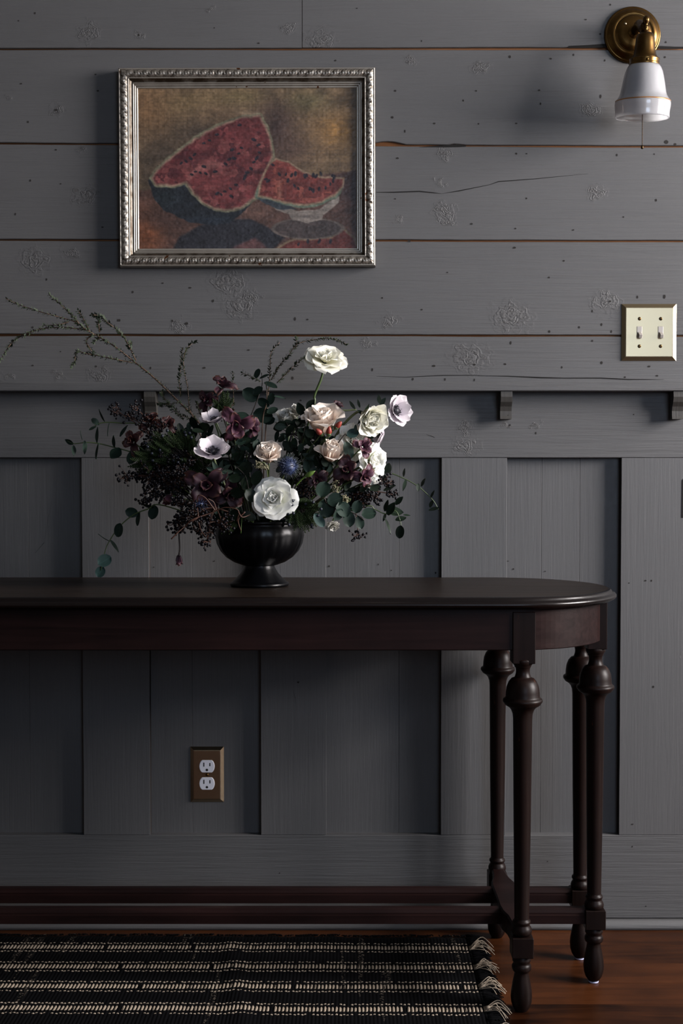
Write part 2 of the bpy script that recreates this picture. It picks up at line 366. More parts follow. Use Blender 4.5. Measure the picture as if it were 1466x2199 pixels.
dots([(1083, 872, 1.5), (1090, 892, 1.5)], led, LD+.002)
tr = tag(add('trim_2', board(XA, XB, Z(983), Z(983), Z(826), Z(826), y1=.034, amp=.0004, seed=31), m_rail), 'grey painted top rail of the wainscot under the ledge', 'rail', kind='structure')
dots([(1094, 913, 3), (1150, 930, 3), (645, 860, 3), (800, 975, 2), (1360, 890, 2)], tr)
crack([(915, 933, .5), (930, 938, 1.3), (934, 940, .3)], tr)
stiles = thing('trim_3', 'grey painted upright stiles of the wainscot', 'stile', (0, 0, 0), kind='structure')
ZT, ZB = Z(983.4), Z(1792.5)
def stile(xl, xr, seed):
    v, f = board(ZB, ZT, 0, 0, 1, 1, y1=.034, amp=.0006, seed=seed, b=.0004); xa, xb = X(xl), X(xr)
    v = [((xa if z < .5 else xb)+(z if z < .5 else z-1), y, x) for x, y, z in v]
    return v, [tuple(reversed(q)) for q in f]
sts = [(-217-387*k, -74-387*k) for k in (4, 3, 2, 1, 0)]+[(175, 319), (559, 700), (948, 1088), (1334, 1620)]+[(1890+387*k, 2030+387*k) for k in range(7)]
for i, (a, b) in enumerate(sts):
    o = add('stile', stile(a, b, 40+i), m_vert, stiles); o.data.materials.append(M_STILESIDE)
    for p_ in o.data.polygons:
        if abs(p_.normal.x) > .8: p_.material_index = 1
dots([(1385, 1247, 3), (1398, 1247, 3), (1350, 1252, 2), (1357, 1770, 3), (1360, 1946, 0.5), (1402, 1475, 3.5), (640, 1465, 3)], stiles)
crack([(628, 1480, .5), (634, 1500, 2.4), (637, 1525, .5)], stiles)
nt = [(P(1463.5, 1030).x, -.0006, P(0, 1031).z), (P(1463, 1030).x, -.0006, P(0, 1112).z), (P(1474, 1030).x, -.0006, P(0, 1112).z), (P(1474, 1030).x, -.0006, P(0, 1022).z)]
add('notch', (nt, [(0, 1, 2, 3)]), M_CRACK, stiles, False)
pan = thing('trim_5', 'recessed grey painted panel boards between the wainscot stiles', 'panel', (0, 0, 0), kind='structure')
for i in range(len(sts)-1):
    a, b = sts[i][1], sts[i+1][0]; YP = .020
    cut = {319: [411], 700: [857], 1088: [1163, 1245], -74: [60]}.get(a, [(a+b)/2])
    ed = [a-8]+cut+[b+8]
    for j in range(len(ed)-1):
        add('panel_board', box(X(ed[j], 1010, YP)+(.00012 if j else 0), X(ed[j+1], 1010, YP)-.00012*(j < len(ed)-2), YP, .034, ZB-.01, ZT+.01, .00045), m_pan, pan, False)
dots([(706, 1216, 3), (812, 1212, 2), (840, 1225, 2), (460, 1205, 2), (935, 1230, 3), (330, 1218, 2), (1170, 1227, 2), (1102, 1222, 2.5), (1090, 1205, 2), (232, 980, 1)], pan, .0195)
br = tag(add('trim_4', board(XA, XB, Z(1972), Z(1972), Z(1793.5), Z(1793.5), y1=.034, amp=.0004, seed=61), paint('grey_paint_bottom_rail', 'x', (), seed=10)), 'grey painted wide bottom rail of the wainscot', 'rail', kind='structure')
dots([(1357, 1818, 2.5), (1386, 1946, 2.2), (1175, 1850, 2), (600, 1875, 2)], br)
v = []; f = []; SH = .020; prof = [(0, .0), (-.013, 0), (-.013, .006), (-.011, .012), (-.006, .017), (0, SH)]
for x in (XA, XB): v += [(x, y, z) for y, z in prof]
f = [(k, k+1, k+7, k+6) for k in range(5)]+[(0, 6, 11, 5)]
tag(add('baseboard_back', (v, f), m_trim), 'grey painted shoe moulding where the wall meets the floor', 'baseboard', kind='structure')

t = NT('clear_window_glass'); tb = t.N('ShaderNodeBsdfTransparent', {0: (.985, .975, .985)}); gb = t.N('ShaderNodeBsdfGlossy', {'Roughness': .02})
mx = t.N('ShaderNodeMixShader', {0: .05, 1: tb.outputs[0], 2: gb.outputs[0]}); t.t.links.new(mx.outputs[0], t.n['Material Output'].inputs[0]); M_PANE = t.m
# ------------------------------------------------------------------ floor, other walls, windows, ceiling
floor = thing('floor', 'red-brown varnished pine board floor', 'floor', (0, 0, 0), kind='structure')
add('subfloor', box(XL, XR, YF, .05, -.06, -.018, 0), M_DARKROOM, floor, False)
BW = .0955; y = -.0; row = 0; random.seed(12)
while y > YF:
    xs = [XL]; x = XL+random.uniform(.3, 2.2)
    while x < XR-.2: xs.append(x); x += random.uniform(1.6, 2.6)
    xs.append(XR)
    if row < 5: xs = [XL, -1.3-.2*row, 1.35+.12*((row*7) % 4), XR]
    for a, b in zip(xs[:-1], xs[1:]):
        o = add('floor_board', box(a+.0004, b-.0004, max(y-BW, YF)+.0006, y-.0004, -.018, 0, .0003), M_FLOOR, floor, False)
        dx = random.uniform(-9, 9); me = o.data
        me.transform(Matrix.Translation((-dx, 0, 0))); o.location.x = dx; 
    y -= BW; row += 1
def wall_with_window(name, label, horiz, u0, u1, at, win, thick, mat):
    a0, a1, z0, z1 = win; root = thing(name, label, 'wall', (0, 0, 0), kind='structure')
    def bx(ua, ub, za, zb):
        return box(at, at+thick, ua, ub, za, zb, 0) if horiz == 'y' else box(ua, ub, at-thick, at, za, zb, 0)
    for (ua, ub, za, zb) in ((u0, a0, 0, ZC), (a1, u1, 0, ZC), (a0, a1, 0, z0), (a0, a1, z1, ZC)):
        add('wall_section', bx(ua, ub, za, zb), mat, root, False)
    return root, bx
wr, bxr = wall_with_window('wall_right', 'grey painted side wall with a daylight window', 'y', YF, .05, XR, WIN1, .12, M_DARKROOM)
wf, bxf = wall_with_window('wall_front', 'pale plaster wall with a window facing the console', 'x', XL, XR, YF, WIN2, .12, M_PLASTER)
tag(add('wall_left', box(XL-.1, XL, YF, .05, 0, ZC, 0), M_DARKROOM, None, False), 'grey painted plain side wall', 'wall', kind='structure')
tag(add('ceiling', box(XL, XR, YF, .05, ZC, ZC+.1, 0), M_CEIL, None, False), 'dim painted ceiling', 'ceiling', kind='structure')
for name, bxx, wn, lab in (('window_1', bxr, WIN1, 'sash window with glazing bars in the side wall'), ('window_2', bxf, WIN2, 'sash window with glazing bars facing the console')):
    root = thing(name, lab, 'window', (0, 0, 0), kind='structure'); a0, a1, z0, z1 = wn; t = .04
    for q in ((a0, a0+t, z0, z1), (a1-t, a1, z0, z1), (a0+t, a1-t, z0, z0+t), (a0+t, a1-t, z1-t, z1), (a0+t, a1-t, (z0+z1)/2-.02, (z0+z1)/2+.02)):
        add('window_frame', bxx(*q), M_PLASTER, root, False)
    pn = box(XR+.058, XR+.062, a0+t, a1-t, z0+t, z1-t, 0) if name == 'window_1' else box(a0+t, a1-t, YF-.062, YF-.058, z0+t, z1-t, 0)
    add('window_pane', pn, M_PANE, root, False)
    for k in (1, 2):
        u = a0+(a1-a0)*k/3
        for za, zb in ((z0+t, (z0+z1)/2-.02), ((z0+z1)/2+.02, z1-t)): add('glazing_bar', bxx(u-.009, u+.009, za, zb), M_PLASTER, root, False)

# ------------------------------------------------------------------ console table
TZ = .7235; TC, TR_, TXR = -.226, .221, .2866; XM = -.25; TXL = 2*XM-TXR
tab = thing('console_table', 'long dark-stained console table with rounded ends and turned legs', 'table', (XM, TC, 0))
def stadium(r, n=64):
    pts = [(TXR+r*math.cos(a), TC+r*math.sin(a)) for a in [math.pi/2-math.pi*k/n for k in range(n+1)]]
    pts += [(TXL-r*math.cos(a), TC+r*math.sin(a)) for a in [-math.pi/2+math.pi*k/n for k in range(n+1)]]
    return pts                                            # clockwise from the back right
def sweep(prof, cap_top=False, closed=False):
    v = []; f = []; n = None
    for (r, z) in prof:
        s = stadium(r); n = len(s); v += [(x, y, z) for x, y in s]
    m = len(prof)
    for i in range(m if closed else m-1):
        for k in range(n): a, b = i*n+k, i*n+(k+1) % n; c, d = ((i+1) % m)*n+(k+1) % n, ((i+1) % m)*n+k; f.append((a, b, c, d))
    if cap_top: f.append(tuple(range(n-1, -1, -1)))
    return v, f
RT = TR_-.014
top = add('table_top', sweep([(RT, TZ), (RT-.002, TZ-.012), (RT-.02, TZ-.016)], True), M_TOP, tab, False)
edge = add('moulded_edge', sweep([(RT-.0005, TZ+.0002), (RT+.0035, TZ-.001), (RT+.0055, TZ-.0035), (RT+.006, TZ-.006), (RT+.0075, TZ-.0072), (RT+.0115, TZ-.0080), (RT+.014, TZ-.0110), (RT+.0140, TZ-.0140), (RT+.011, TZ-.0170), (RT+.007, TZ-.0178), (RT+.005, TZ-.0200), (RT-.006, TZ-.0215), (RT-.03, TZ-.0215), (RT-.03, TZ-.013), (RT-.004, TZ-.013)], closed=True), M_EDGE, tab)
RA = TR_-.026; AZ0, AZ1 = TZ-.0925, TZ-.0212
add('apron', sweep([(RA, AZ1), (RA, AZ0+.0015), (RA-.0015, AZ0), (RA-.018, AZ0), (RA-.018, AZ1)], closed=True), M_TABLE, tab, False)
add('top_underside', sweep([(RA-.002, AZ1+.002), (RA-.003, AZ1-.001)], True), M_TABLE, tab, False)
def zz(py): return (2172-py)/1240.                        # heights read off the front leg
prof = [(r/1240., zz(y_)) for r, y_ in ((0.1, 2172), (11, 2172), (14, 2168), (18.5, 2161), (22, 2150), (23.2, 2138), (22.5, 2126), (19.5, 2108), (16.5, 2094), (15.5, 2087), (16, 2083), (19.5, 2081), (21, 2077), (21, 2072), (19.5, 2068), (17.5, 2066), (18, 2063), (20, 2060), (20, 2056), (18, 2052), (17.5, 2047))]
LEG_FOOT = prof
LEG_LOW = [(r/1240., zz(y_)) for r, y_ in ((17, 2007), (20, 2004), (22, 2000), (21.8, 1995), (20, 1990), (17.5, 1986), (17, 1983), (19, 1981.5), (19.6, 1978.5), (18.8, 1975.5), (16.3, 1974), (15.8, 1970), (18.6, 1760), (20.6, 1540), (21.6, 1528), (25, 1519), (29.5, 1514), (36, 1510), (38.5, 1508), (39, 1506), (41.5, 1503.5), (42.6, 1500), (41.5, 1496), (37.5, 1494), (36.6, 1491), (36.2, 1482), (34.5, 1470), (30, 1459), (24, 1452), (18.3, 1450), (17.5, 1449), (15.2, 1442), (14.6, 1436), (15.8, 1429), (16.4, 1428.5), (17.8, 1427), (17.8, 1424.5), (19.5, 1423), (22, 1418), (22.2, 1413), (21, 1410))]
ls = [(.313, -.408), (.463, -.282), (.458, -.168), (.313, -.050)]
me_f = mesh('foot', *lathe(LEG_FOOT, 24), M_TABLEV); me_s = mesh('turned_shaft', *lathe(LEG_LOW, 28), M_TABLEV)
me_b = mesh('stretcher_block', *box(-.0185, .0185, -.0185, .0185, zz(2049), zz(2005), .0012), M_TABLEV, False)
me_tb = mesh('top_block', *box(-.0195, .0195, -.0195, .0195, zz(1412), AZ1, .001), M_TABLEV, False)
me_pad = mesh('felt_pad', *lathe([(.009, .0002), (.0095, .0030), (.009, .0034)], 16), M_PAD)
for mir in (0, 1):
    for i, (lx, ly) in enumerate(ls):
        x = 2*XM-lx if mir else lx; M_ = Matrix.Translation((x, ly, .003))
        leg = put('leg', me_s, tab, M_)
        for nm, m_ in (('foot', me_f), ('stretcher_block', me_b)): 
            o = put(nm, m_, leg, M_)
        mz = Matrix.Translation((x, ly, 0))
        if i in (1, 2): o = put('felt_pad', me_pad, leg, mz)
        else: M_ = Matrix.Translation((x, ly, .0005)); leg.matrix_basis = M_; [setattr(c_, 'matrix_basis', M_) for c_ in leg.children]
        if i in (0, 3): o = put('top_block', me_tb, leg, M_ @ Matrix.Translation((0, .0035 if i == 0 else -.0035, -.003)))
        else: o = put('top_block', me_tb, leg, Matrix.Translation((x, ly, .003)) @ Matrix.Diagonal((.9, .9, 1, 1)))
def stretcher(x0, x1, yc, zc):
    pr = [(-.0135, -.0115), (.0135, -.0115), (.0135, .004), (.0115, .0055), (.0115, .0085), (.009, .0125), (.0065, .0155), (-.0065, .0155), (-.009, .0125), (-.0115, .0085), (-.0115, .0055), (-.0135, .004)]
    n = len(pr); v = [(x, yc+a, zc+b) for x in (x0, x1) for a, b in pr]
    return v, [tuple(range(n)), tuple(range(2*n-1, n-1, -1))]+[(k, k+n, (k+1) % n+n, (k+1) % n) for k in range(n)]
ZS = .1238
for yc in (-.282, -.168):
    add('stretcher', stretcher(2*XM-.445, .445, yc, ZS), M_TABLE, tab, False)
for x in (.313, 2*XM-.313):                               # shaped cross rail between front and rear legs
    ys = [-.402, -.372, -.336, -.310, -.282, -.225, -.168, -.140, -.115, -.085, -.055]; ws = [.012, .0135, .016, .022, .024, .0235, .024, .022, .016, .0135, .012]
    v = []; f = []
    for yv, wv in zip(ys, ws):
        v += [(x-wv, yv, ZS-.016), (x+wv, yv, ZS-.016), (x+wv, yv, ZS+.0165), (x+wv-.003, yv, ZS+.019), (x-wv+.003, yv, ZS+.019), (x-wv, yv, ZS+.0165)]
    n = 6
    for i in range(len(ys)-1):
        for k in range(n): f.append((i*n+k, i*n+(k+1) % n, (i+1)*n+(k+1) % n, (i+1)*n+k))
    f += [tuple(range(n-1, -1, -1)), tuple(range((len(ys)-1)*n, len(ys)*n))]
    add('cross_stretcher', (v, f), M_TABLE, tab, False)

# ------------------------------------------------------------------ rug
t = NT('black_woven_cotton'); vx = t.coord((170, 5, 1)); c_n = t.noise(vx, 1, 3)
fl = t.noise(t.coord((38, 2.0, 1), (0, 0, 0), (0, 0, R(3))), 1.0, 2, .4); fl2 = t.noise(t.coord((150, 220, 1)), 1, 2)
fk = t.math('MULTIPLY', t.math('GREATER_THAN', fl, .66), t.math('GREATER_THAN', fl2, .56))
cc = t.mix(t.math('MULTIPLY', fk, .6), t.mix(c_n, (.0012, .0012, .0016), (.003, .003, .0038)), (.12, .10, .08)); t.set(Base_Color=cc, Roughness=1., Specular_IOR_Level=.06); t.bump(fl2, .3, .0008); M_RUG = t.m
t = NT('cream_cotton_yarn'); q = t.noise(t.coord((90, 500, 90)), 1, 3); q2 = t.noise(t.coord((60, 4, 1)), 1, 2)
t.set(Base_Color=t.mix(q2, t.mix(q, (.14, .105, .075), (.32, .265, .205)), (.33, .275, .215)), Roughness=.9, Specular_IOR_Level=.2); t.bump(q, .5, .001); M_CREAM = t.m
RX0, RX1, RY0, RY1 = -.735, .262, PZ(733, 2010, .003).y, -.70; PIT = .0066
rug = thing('woven_rug', 'black woven rag rug with cream beaded stripes and knotted fringe', 'rug', (-.4, -.38, 0))
RROT = Matrix.Translation((-.1, 0, 0)) @ Matrix.Rotation(R(-.45), 4, 'Z') @ Matrix.Translation((.1, 0, 0))
def rug_wave(x, y): return .0022*max(0, mnoise.noise(Vector((x*4, y*3, 2))))+.003*math.exp(-((x+.235+.15*y)/.02)**2)
def edge_y(x): return RY0+.008*mnoise.noise(Vector((x*9, 0, 7)))+.006*mnoise.noise(Vector((x*40, 3, 7)))
nr = int((RX1-RX0)/PIT); nx = nr*4; ny = 46; v = []; f = []
for i in range(nx+1):
    x = RX0+(RX1-RX0)*i/nx; y_0 = edge_y(x)
    for j in range(ny+1):
        y = y_0+(RY1-y_0)*j/ny; e = min(1, j/1.5)
        v.append((x, y, .0012+e*(.0042+.0016*abs(math.sin(math.pi*(x-RX0)/PIT))+rug_wave(x, y)+.0005*mnoise.noise(Vector((x*90, y*60, 0))))))
for i in range(nx):
    for j in range(ny): a = i*(ny+1)+j; f.append((a, a+1, a+ny+2, a+ny+1))
mw = mesh('weave', [RROT @ Vector(q) for q in v], f, M_RUG); put('weave', mw, rug)
random.seed(8)
def pill(cx, cy, cz, lx, ly, h, sk=0.):
    v = []; f = []; n = 8
    for k in range(n):
        a = 2*math.pi*(k+.5)/n; v.append((cx+lx*.5*math.cos(a)+sk*math.sin(a)*ly*.5, cy+ly*.5*(abs(math.sin(a))**.5)*(1 if math.sin(a) > 0 else -1), cz))
    v += [(cx+(p[0]-cx)*.62, cy+(p[1]-cy)*.84, cz+h) for p in v[:n]]
    f = [(k, (k+1) % n, n+(k+1) % n, n+k) for k in range(n)]+[tuple(range(n, 2*n))]
    return v, f
SY = [PZ(733, q, .006).y for q in (2036, 2077.5, 2120, 2168)]; SY += [SY[3]-.098*k for k in (1, 2)]
for sy in SY:
    mb = MB()
    for i in range(nr-2):
        x = RX0+PIT*(i+.5); wav = .0025*mnoise.noise(Vector((x*5, sy*9, 1)))+.0012*mnoise.noise(Vector((x*40, sy*9, 5))); zb = .0050+rug_wave(x, sy)
        if random.random() > .02: mb.add(pill(x, sy+wav, zb, PIT*.93, .0235*random.uniform(.9, 1.08), .0026*random.uniform(.7, 1.2), random.uniform(0, .07)))
        for sg in (-1, 1):
            if random.random() > .06: mb.add(pill(x+random.uniform(-.0008, .0008), sy+wav+sg*(.0215+.001*((i % 2)*2-1)), zb+.0005, PIT*.85, .0042*random.uniform(.7, 1.2), .0018, .3))
    o = add('cream_stripe', xf(mb.vf, RROT), M_CREAM, rug); o['kind'] = 'stuff'
    mb = MB()                                             # knotted cream tassel at the end of each stripe
    for k in range(13):
        y0 = sy+random.uniform(-.02, .02); ln = random.uniform(.016, .036); hz = random.uniform(.004, .016); dy = random.uniform(-.022, .014)
        mb.add(tube([(RX1-.012, sy+random.uniform(-.012, .012), .007), (RX1+ln*.35, y0+dy*.3, .006+hz), (RX1+ln*.75, y0+dy*.8, .006+hz*.5), (RX1+ln*1.05, y0+dy*1.3, .0022)], .0009, .0007, 5, 4))
    mb.add(ball((RX1-.004, sy, .009), .006, 8, 6, .8))
    o = add('tassel', xf(mb.vf, RROT), M_CREAM, rug); o['kind'] = 'stuff'
mb = MB()
for k in range(620):
    y0 = random.uniform(RY1, RY0); ln = random.uniform(.008, .030); hz = random.uniform(0, .006)
    mb.add(tube([(RX1-.012, y0, .0055), (RX1+ln*.5, y0+random.uniform(-.006, .006), .0035+hz), (RX1+ln, y0+random.uniform(-.012, .008), .0018)], .0016, .0009, 5, 2))
for k in range(420):
    x = random.uniform(RX0, RX1); y0 = edge_y(x)
    mb.add(tube([(x, y0-.004, .005), (x+random.uniform(-.003, .003), y0+.003, .0045), (x+random.uniform(-.006, .006), y0+random.uniform(.005, .011), .0016)], .0014, .0008, 5, 2))
o = add('fringe', xf(mb.vf, RROT), M_RUG, rug); o['kind'] = 'stuff'

# ------------------------------------------------------------------ painting
Z0 = lambda a: np.array(a, dtype=float)
def make_painting():
    W, H = 400, 292; xs = np.linspace(150, 1312, W); ys = np.linspace(158, 1010, H)
    gx, gy = np.meshgrid(xs, ys); rng = np.random.default_rng(3)
    def vnoise(sx, sy, seed, oct=3):
        r = np.random.default_rng(seed); out = np.zeros_like(gx); amp = 1; tot = 0
        for o in range(oct):
            cx, cy = sx/2**o, sy/2**o; nx_, ny_ = int(1400/cx)+3, int(1100/cy)+3; g = r.random((ny_, nx_))
            fx, fy = gx/cx, gy/cy; ix, iy = fx.astype(int), fy.astype(int); tx, ty = fx-ix, fy-iy
            tx = tx*tx*(3-2*tx); ty = ty*ty*(3-2*ty)
            out += amp*((g[iy, ix]*(1-tx)+g[iy, ix+1]*tx)*(1-ty)+(g[iy+1, ix]*(1-tx)+g[iy+1, ix+1]*tx)*ty); tot += amp; amp *= .5
        return out/tot
    wx, wy = (vnoise(30, 30, 91)-.5)*12, (vnoise(30, 30, 92)-.5)*12
    def sdf(poly):                                        # >0 inside, in zoomed pixels
        p = Z0(poly); x, y = gx+wx, gy+wy; ins = np.zeros(gx.shape, bool); dm = np.full(gx.shape, 1e9)
        for i in range(len(p)):
            (x0, y0), (x1, y1) = p[i], p[(i+1) % len(p)]
            cr = ((y0 > y) != (y1 > y)) & (x < (x1-x0)*(y-y0)/((y1-y0) if y1 != y0 else 1e-9)+x0); ins ^= cr
            t = np.clip(((x-x0)*(x1-x0)+(y-y0)*(y1-y0))/max(1e-9, (x1-x0)**2+(y1-y0)**2), 0, 1)
            dm = np.minimum(dm, np.hypot(x-x0-t*(x1-x0), y-y0-t*(y1-y0)))
        return np.where(ins, dm, -dm)
    img = np.zeros((H, W, 3))
    def lay(mask, col, var=0., seed=0, sx=40, sy=25):
        nonlocal img
        c = Z0(col)[None, None, :]*(1+var*(vnoise(sx, sy, seed)*2-1))[..., None]; m = np.clip(mask, 0, 1)[..., None]; img = img*(1-m)+c*m
    soft = lambda d, w=6: np.clip(d/w+.5, 0, 1)
    blob = lambda cx, cy, rx, ry: np.exp(-((gx-cx)/rx)**2-((gy-cy)/ry)**2)
    lay(np.ones_like(gx), (112, 92, 70), .42, 1, 70, 60)
    lay(.55*vnoise(90, 140, 5)*1.2-.1, (88, 76, 60), .3, 6)
    lay(.6*blob(200, 260, 130, 140), (126, 92, 62), .25, 7); lay(.7*blob(1190, 390, 110, 90), (160, 116, 58), .35, 8, 30, 30)
    lay(.45*blob(1040, 230, 120, 60), (92, 96, 62), .2, 9); lay(.5*blob(700, 210, 160, 50), (100, 92, 58), .2, 10); lay(.55*blob(1080, 470, 110, 110), (128, 104, 78), .3, 11)
    lay(.5*blob(420, 240, 160, 60), (140, 118, 80), .3, 12)
    lay(.95*blob(885, 380, 85, 160), (56, 44, 44), .3, 13); lay(.6*vnoise(120, 60, 18)*blob(700, 400, 500, 260), (78, 62, 54), .3, 19); lay(.7*blob(960, 480, 90, 80), (80, 62, 56), .3, 14); lay(.8*blob(300, 510, 150, 90), (62, 54, 48), .3, 15); lay(.8*blob(480, 400, 140, 60), (62, 54, 48), .3, 16); lay(.7*blob(200, 620, 60, 110), (60, 52, 45), .3, 17)
    tbl = sdf([(140, 700), (300, 690), (500, 690), (900, 650), (1165, 612), (1320, 596), (1320, 1020), (140, 1020)])
    lay(soft(tbl, 12), (76, 56, 50), .35, 20, 60, 30); lay(soft(tbl, 9)*blob(190, 930, 90, 120)*.9, (122, 72, 46), .4, 21); lay(soft(tbl)*.8*blob(1290, 700, 90, 80), (62, 48, 50), .3, 22); lay(soft(tbl)*.7*blob(760, 810, 120, 60), (98, 74, 66), .4, 23)
    lay(soft(tbl)*.8*blob(280, 850, 130, 60), (62, 46, 42), .3, 24)
    ref = sdf([(330, 1015), (370, 940), (480, 885), (640, 850), (745, 850), (830, 890), (930, 950), (860, 1015)]); lay(soft(ref, 14), (38, 38, 44), .3, 30)
    lay(soft(sdf([(640, 1015), (700, 975), (770, 950), (830, 1000), (850, 1015)]), 16), (86, 60, 60), .3, 31)
    r2 = sdf([(890, 1015), (960, 968), (1080, 962), (1180, 952), (1240, 908), (1290, 960), (1320, 1015)]); lay(soft(r2+12, 10), (112, 96, 78), .2, 32); lay(soft(r2, 8), (88, 44, 40), .3, 33)
    shadow = np.hypot((gx-1050)/190, (gy-902)/56); lay(np.clip((1.05-shadow)*9, 0, 1), (64, 56, 55), .25, 34)
    lay(np.clip((.08-np.abs(shadow-.97))*14, 0, .7), (96, 88, 82), .2, 35)
    rind = sdf([(205, 645), (228, 735), (285, 800), (420, 868), (540, 885), (640, 868), (720, 800), (775, 738), (830, 600), (600, 560), (300, 560)]); lay(soft(rind), (29, 33, 39), .4, 40, 60, 30)
    lay(soft(rind)*.6*blob(300, 740, 60, 50), (33, 42, 46), .3, 41); lay(soft(rind)*.5*blob(560, 860, 150, 25), (46, 56, 70), .4, 42, 30, 10)
    big = [(222, 632), (250, 590), (330, 520), (450, 430), (570, 360), (700, 315), (795, 305), (832, 370), (855, 440), (866, 515), (838, 580), (802, 650), (772, 735), (705, 785), (630, 806), (555, 795), (490, 760), (440, 705), (405, 655), (330, 674), (245, 668)]
    d = sdf(big); lay(soft(d+12, 7), (104, 102, 84), .3, 43); lay(soft(d+3, 7), (122, 98, 86), .3, 44); lay(soft(d-7, 9), (94, 46, 48), .36, 45, 46, 30)
    ins = soft(d-10, 10); lay(ins*.75*(vnoise(60, 36, 46) > .58), (120, 68, 67), .25, 47, 26, 16); lay(ins*.75*(vnoise(50, 40, 48) < .40), (66, 32, 37), .2, 49)
    lay(ins*.7*blob(420, 520, 170, 45), (74, 36, 40), .25, 50); lay(ins*.6*blob(730, 350, 60, 50), (92, 42, 44), .25, 51); lay(ins*.55*blob(560, 680, 130, 60), (118, 62, 62), .3, 52); lay(ins*.5*blob(520, 560, 60, 30), (138, 88, 84), .3, 53)
    ridge = sdf([(395, 640), (470, 570), (560, 545), (640, 560), (560, 580), (480, 600), (420, 650)]); lay(soft(ridge, 10)*.6, (140, 90, 86), .3, 54)
    lay(.5*blob(740, 292, 60, 12), (150, 130, 110), .2, 55)
    bowl = sdf([(860, 780), (1000, 805), (1110, 800), (1216, 730), (1214, 765), (1190, 790), (1132, 832), (1125, 858), (1050, 872), (970, 858), (950, 825), (880, 802)]); lay(soft(bowl), (120, 112, 106), .25, 60, 40, 12); lay(soft(bowl)*.7*blob(1040, 838, 90, 9), (70, 64, 62), .1, 61); lay(soft(bowl)*.6*blob(1180, 760, 40, 20), (156, 148, 140), .1, 62)
    sl = [(788, 730), (800, 655), (846, 560), (885, 533), (960, 553), (1030, 602), (1110, 628), (1242, 634), (1236, 682), (1192, 728), (1125, 762), (1030, 776), (930, 764), (860, 745)]
    s = sdf(sl); low = np.clip((gy-650-.02*(gx-800))/60, 0, 1)
    lay(soft(s+16*low, 7)*np.clip(low*1.2, 0, 1), (92, 104, 90), .25, 63); lay(soft(s+4, 7), (128, 110, 92), .2, 64); lay(soft(s-6, 9), (98, 48, 45), .34, 65, 40, 26)
    si = soft(s-8, 10); lay(si*.7*(vnoise(46, 30, 66) > .6), (136, 76, 66), .2, 67); lay(si*.8*blob(838, 640, 28, 80), (88, 38, 42), .25, 68); lay(si*.5*blob(900, 720, 14, 60), (170, 120, 100), .2, 69)
    lay(soft(sdf([(780, 738), (860, 752), (940, 778), (1000, 798), (900, 800), (830, 775)]))*.9, (44, 52, 60), .3, 70)
    seeds = [(380, 555), (430, 530), (450, 510), (500, 450), (530, 435), (570, 405), (690, 355), (765, 432), (790, 460), (795, 500), (780, 530), (765, 550), (750, 585), (730, 605), (715, 635), (685, 505), (660, 530), (635, 535), (650, 485), (700, 475), (615, 560), (500, 573), (560, 600), (480, 605), (510, 610), (455, 600), (435, 615), (640, 690), (670, 670), (610, 705), (570, 715), (645, 730), (590, 720), (935, 615), (965, 620), (985, 612), (945, 648), (980, 675), (1000, 690), (1035, 625), (1045, 620), (1080, 620), (1095, 625), (1120, 612), (1180, 622), (1060, 692), (1080, 702), (1110, 692), (1145, 687), (1170, 667), (1185, 650), (865, 565), (900, 615), (840, 650), (828, 640), (405, 545), (720, 620), (1070, 695), (1190, 630), (1050, 970), (1110, 970), (1170, 970), (1000, 985)]
    for i, (a, b) in enumerate(seeds):
        an = rng.uniform(-.9, .9) if a < 880 else rng.uniform(1., 2.1); ca, sa = math.cos(an), math.sin(an); sz = rng.uniform(.75, 1.2)
        dd = np.hypot(((gx-a)*ca+(gy-b)*sa)/(13*sz), (-(gx-a)*sa+(gy-b)*ca)/(7.5*sz)); lay(np.clip((1.05-dd)*4, 0, .95), (30, 28, 36)); lay(np.clip((.5-np.hypot((gx-a+4)/6, (gy-b+4)/5))*1.2, 0, .45), (86, 84, 96))
    img *= (.86+.28*vnoise(16, 8, 80, 2))[..., None]; img *= (.94+.12*vnoise(400, 5, 81, 1))[..., None]*(.95+.10*vnoise(5, 300, 82, 1))[..., None]
    img = np.clip(img/255, 0, 1); L = np.where(img <= .04045, img/12.92, ((img+.055)/1.055)**2.4)*.82
    u = (xs-150)/(1312-150); vv = (ys-158)/(1010-158); relief = vnoise(14, 9, 83, 2)*.0005
    verts = np.stack([np.tile(u, (H, 1))-.5, relief*-1., .5-np.tile(vv[:, None], (1, W))], -1).reshape(-1, 3)
    idx = np.arange(W*H).reshape(H, W); fc = np.stack([idx[:-1, :-1], idx[1:, :-1], idx[1:, 1:], idx[:-1, 1:]], -1).reshape(-1, 4)
    cols = np.concatenate([np.clip(L, 0, 1), np.ones((H, W, 1))], -1).reshape(-1, 4)
    return verts, fc.tolist(), cols
YFR = -.026                                               # front of the frame
tl, trr, bl = P(252, 145, YFR), P(805, 144, YFR), P(254, 573, YFR)
FWd, FH = (trr-tl).length, (tl-bl).length; pc = P(530, 358, YFR); ROLL = R(-.15)
FM = Matrix.Translation((pc.x, 0, pc.z)) @ Matrix.Rotation(ROLL, 4, 'Y')
pt = thing('framed_painting', 'oil painting of cut watermelon in an embossed silver frame on the board wall', 'painting', (pc.x, 0, pc.z))
FWID = .0385
t = NT('oil_paint_on_canvas'); ca = t.attr('paint', 'Color'); wv = t.noise(t.coord((900, 1, 900)), 1, 2); st = t.noise(t.coord((160, 1, 500)), 1, 3)
t.set(Base_Color=ca, Roughness=.42, Coat_Weight=.12, Coat_Roughness=.3); t.bump(t.math('ADD', wv, st), .22, .0006); M_OIL = t.m
vp, fp, cp = make_painting()
iw, ih = FWd-2*FWID+.004, FH-2*FWID+.004
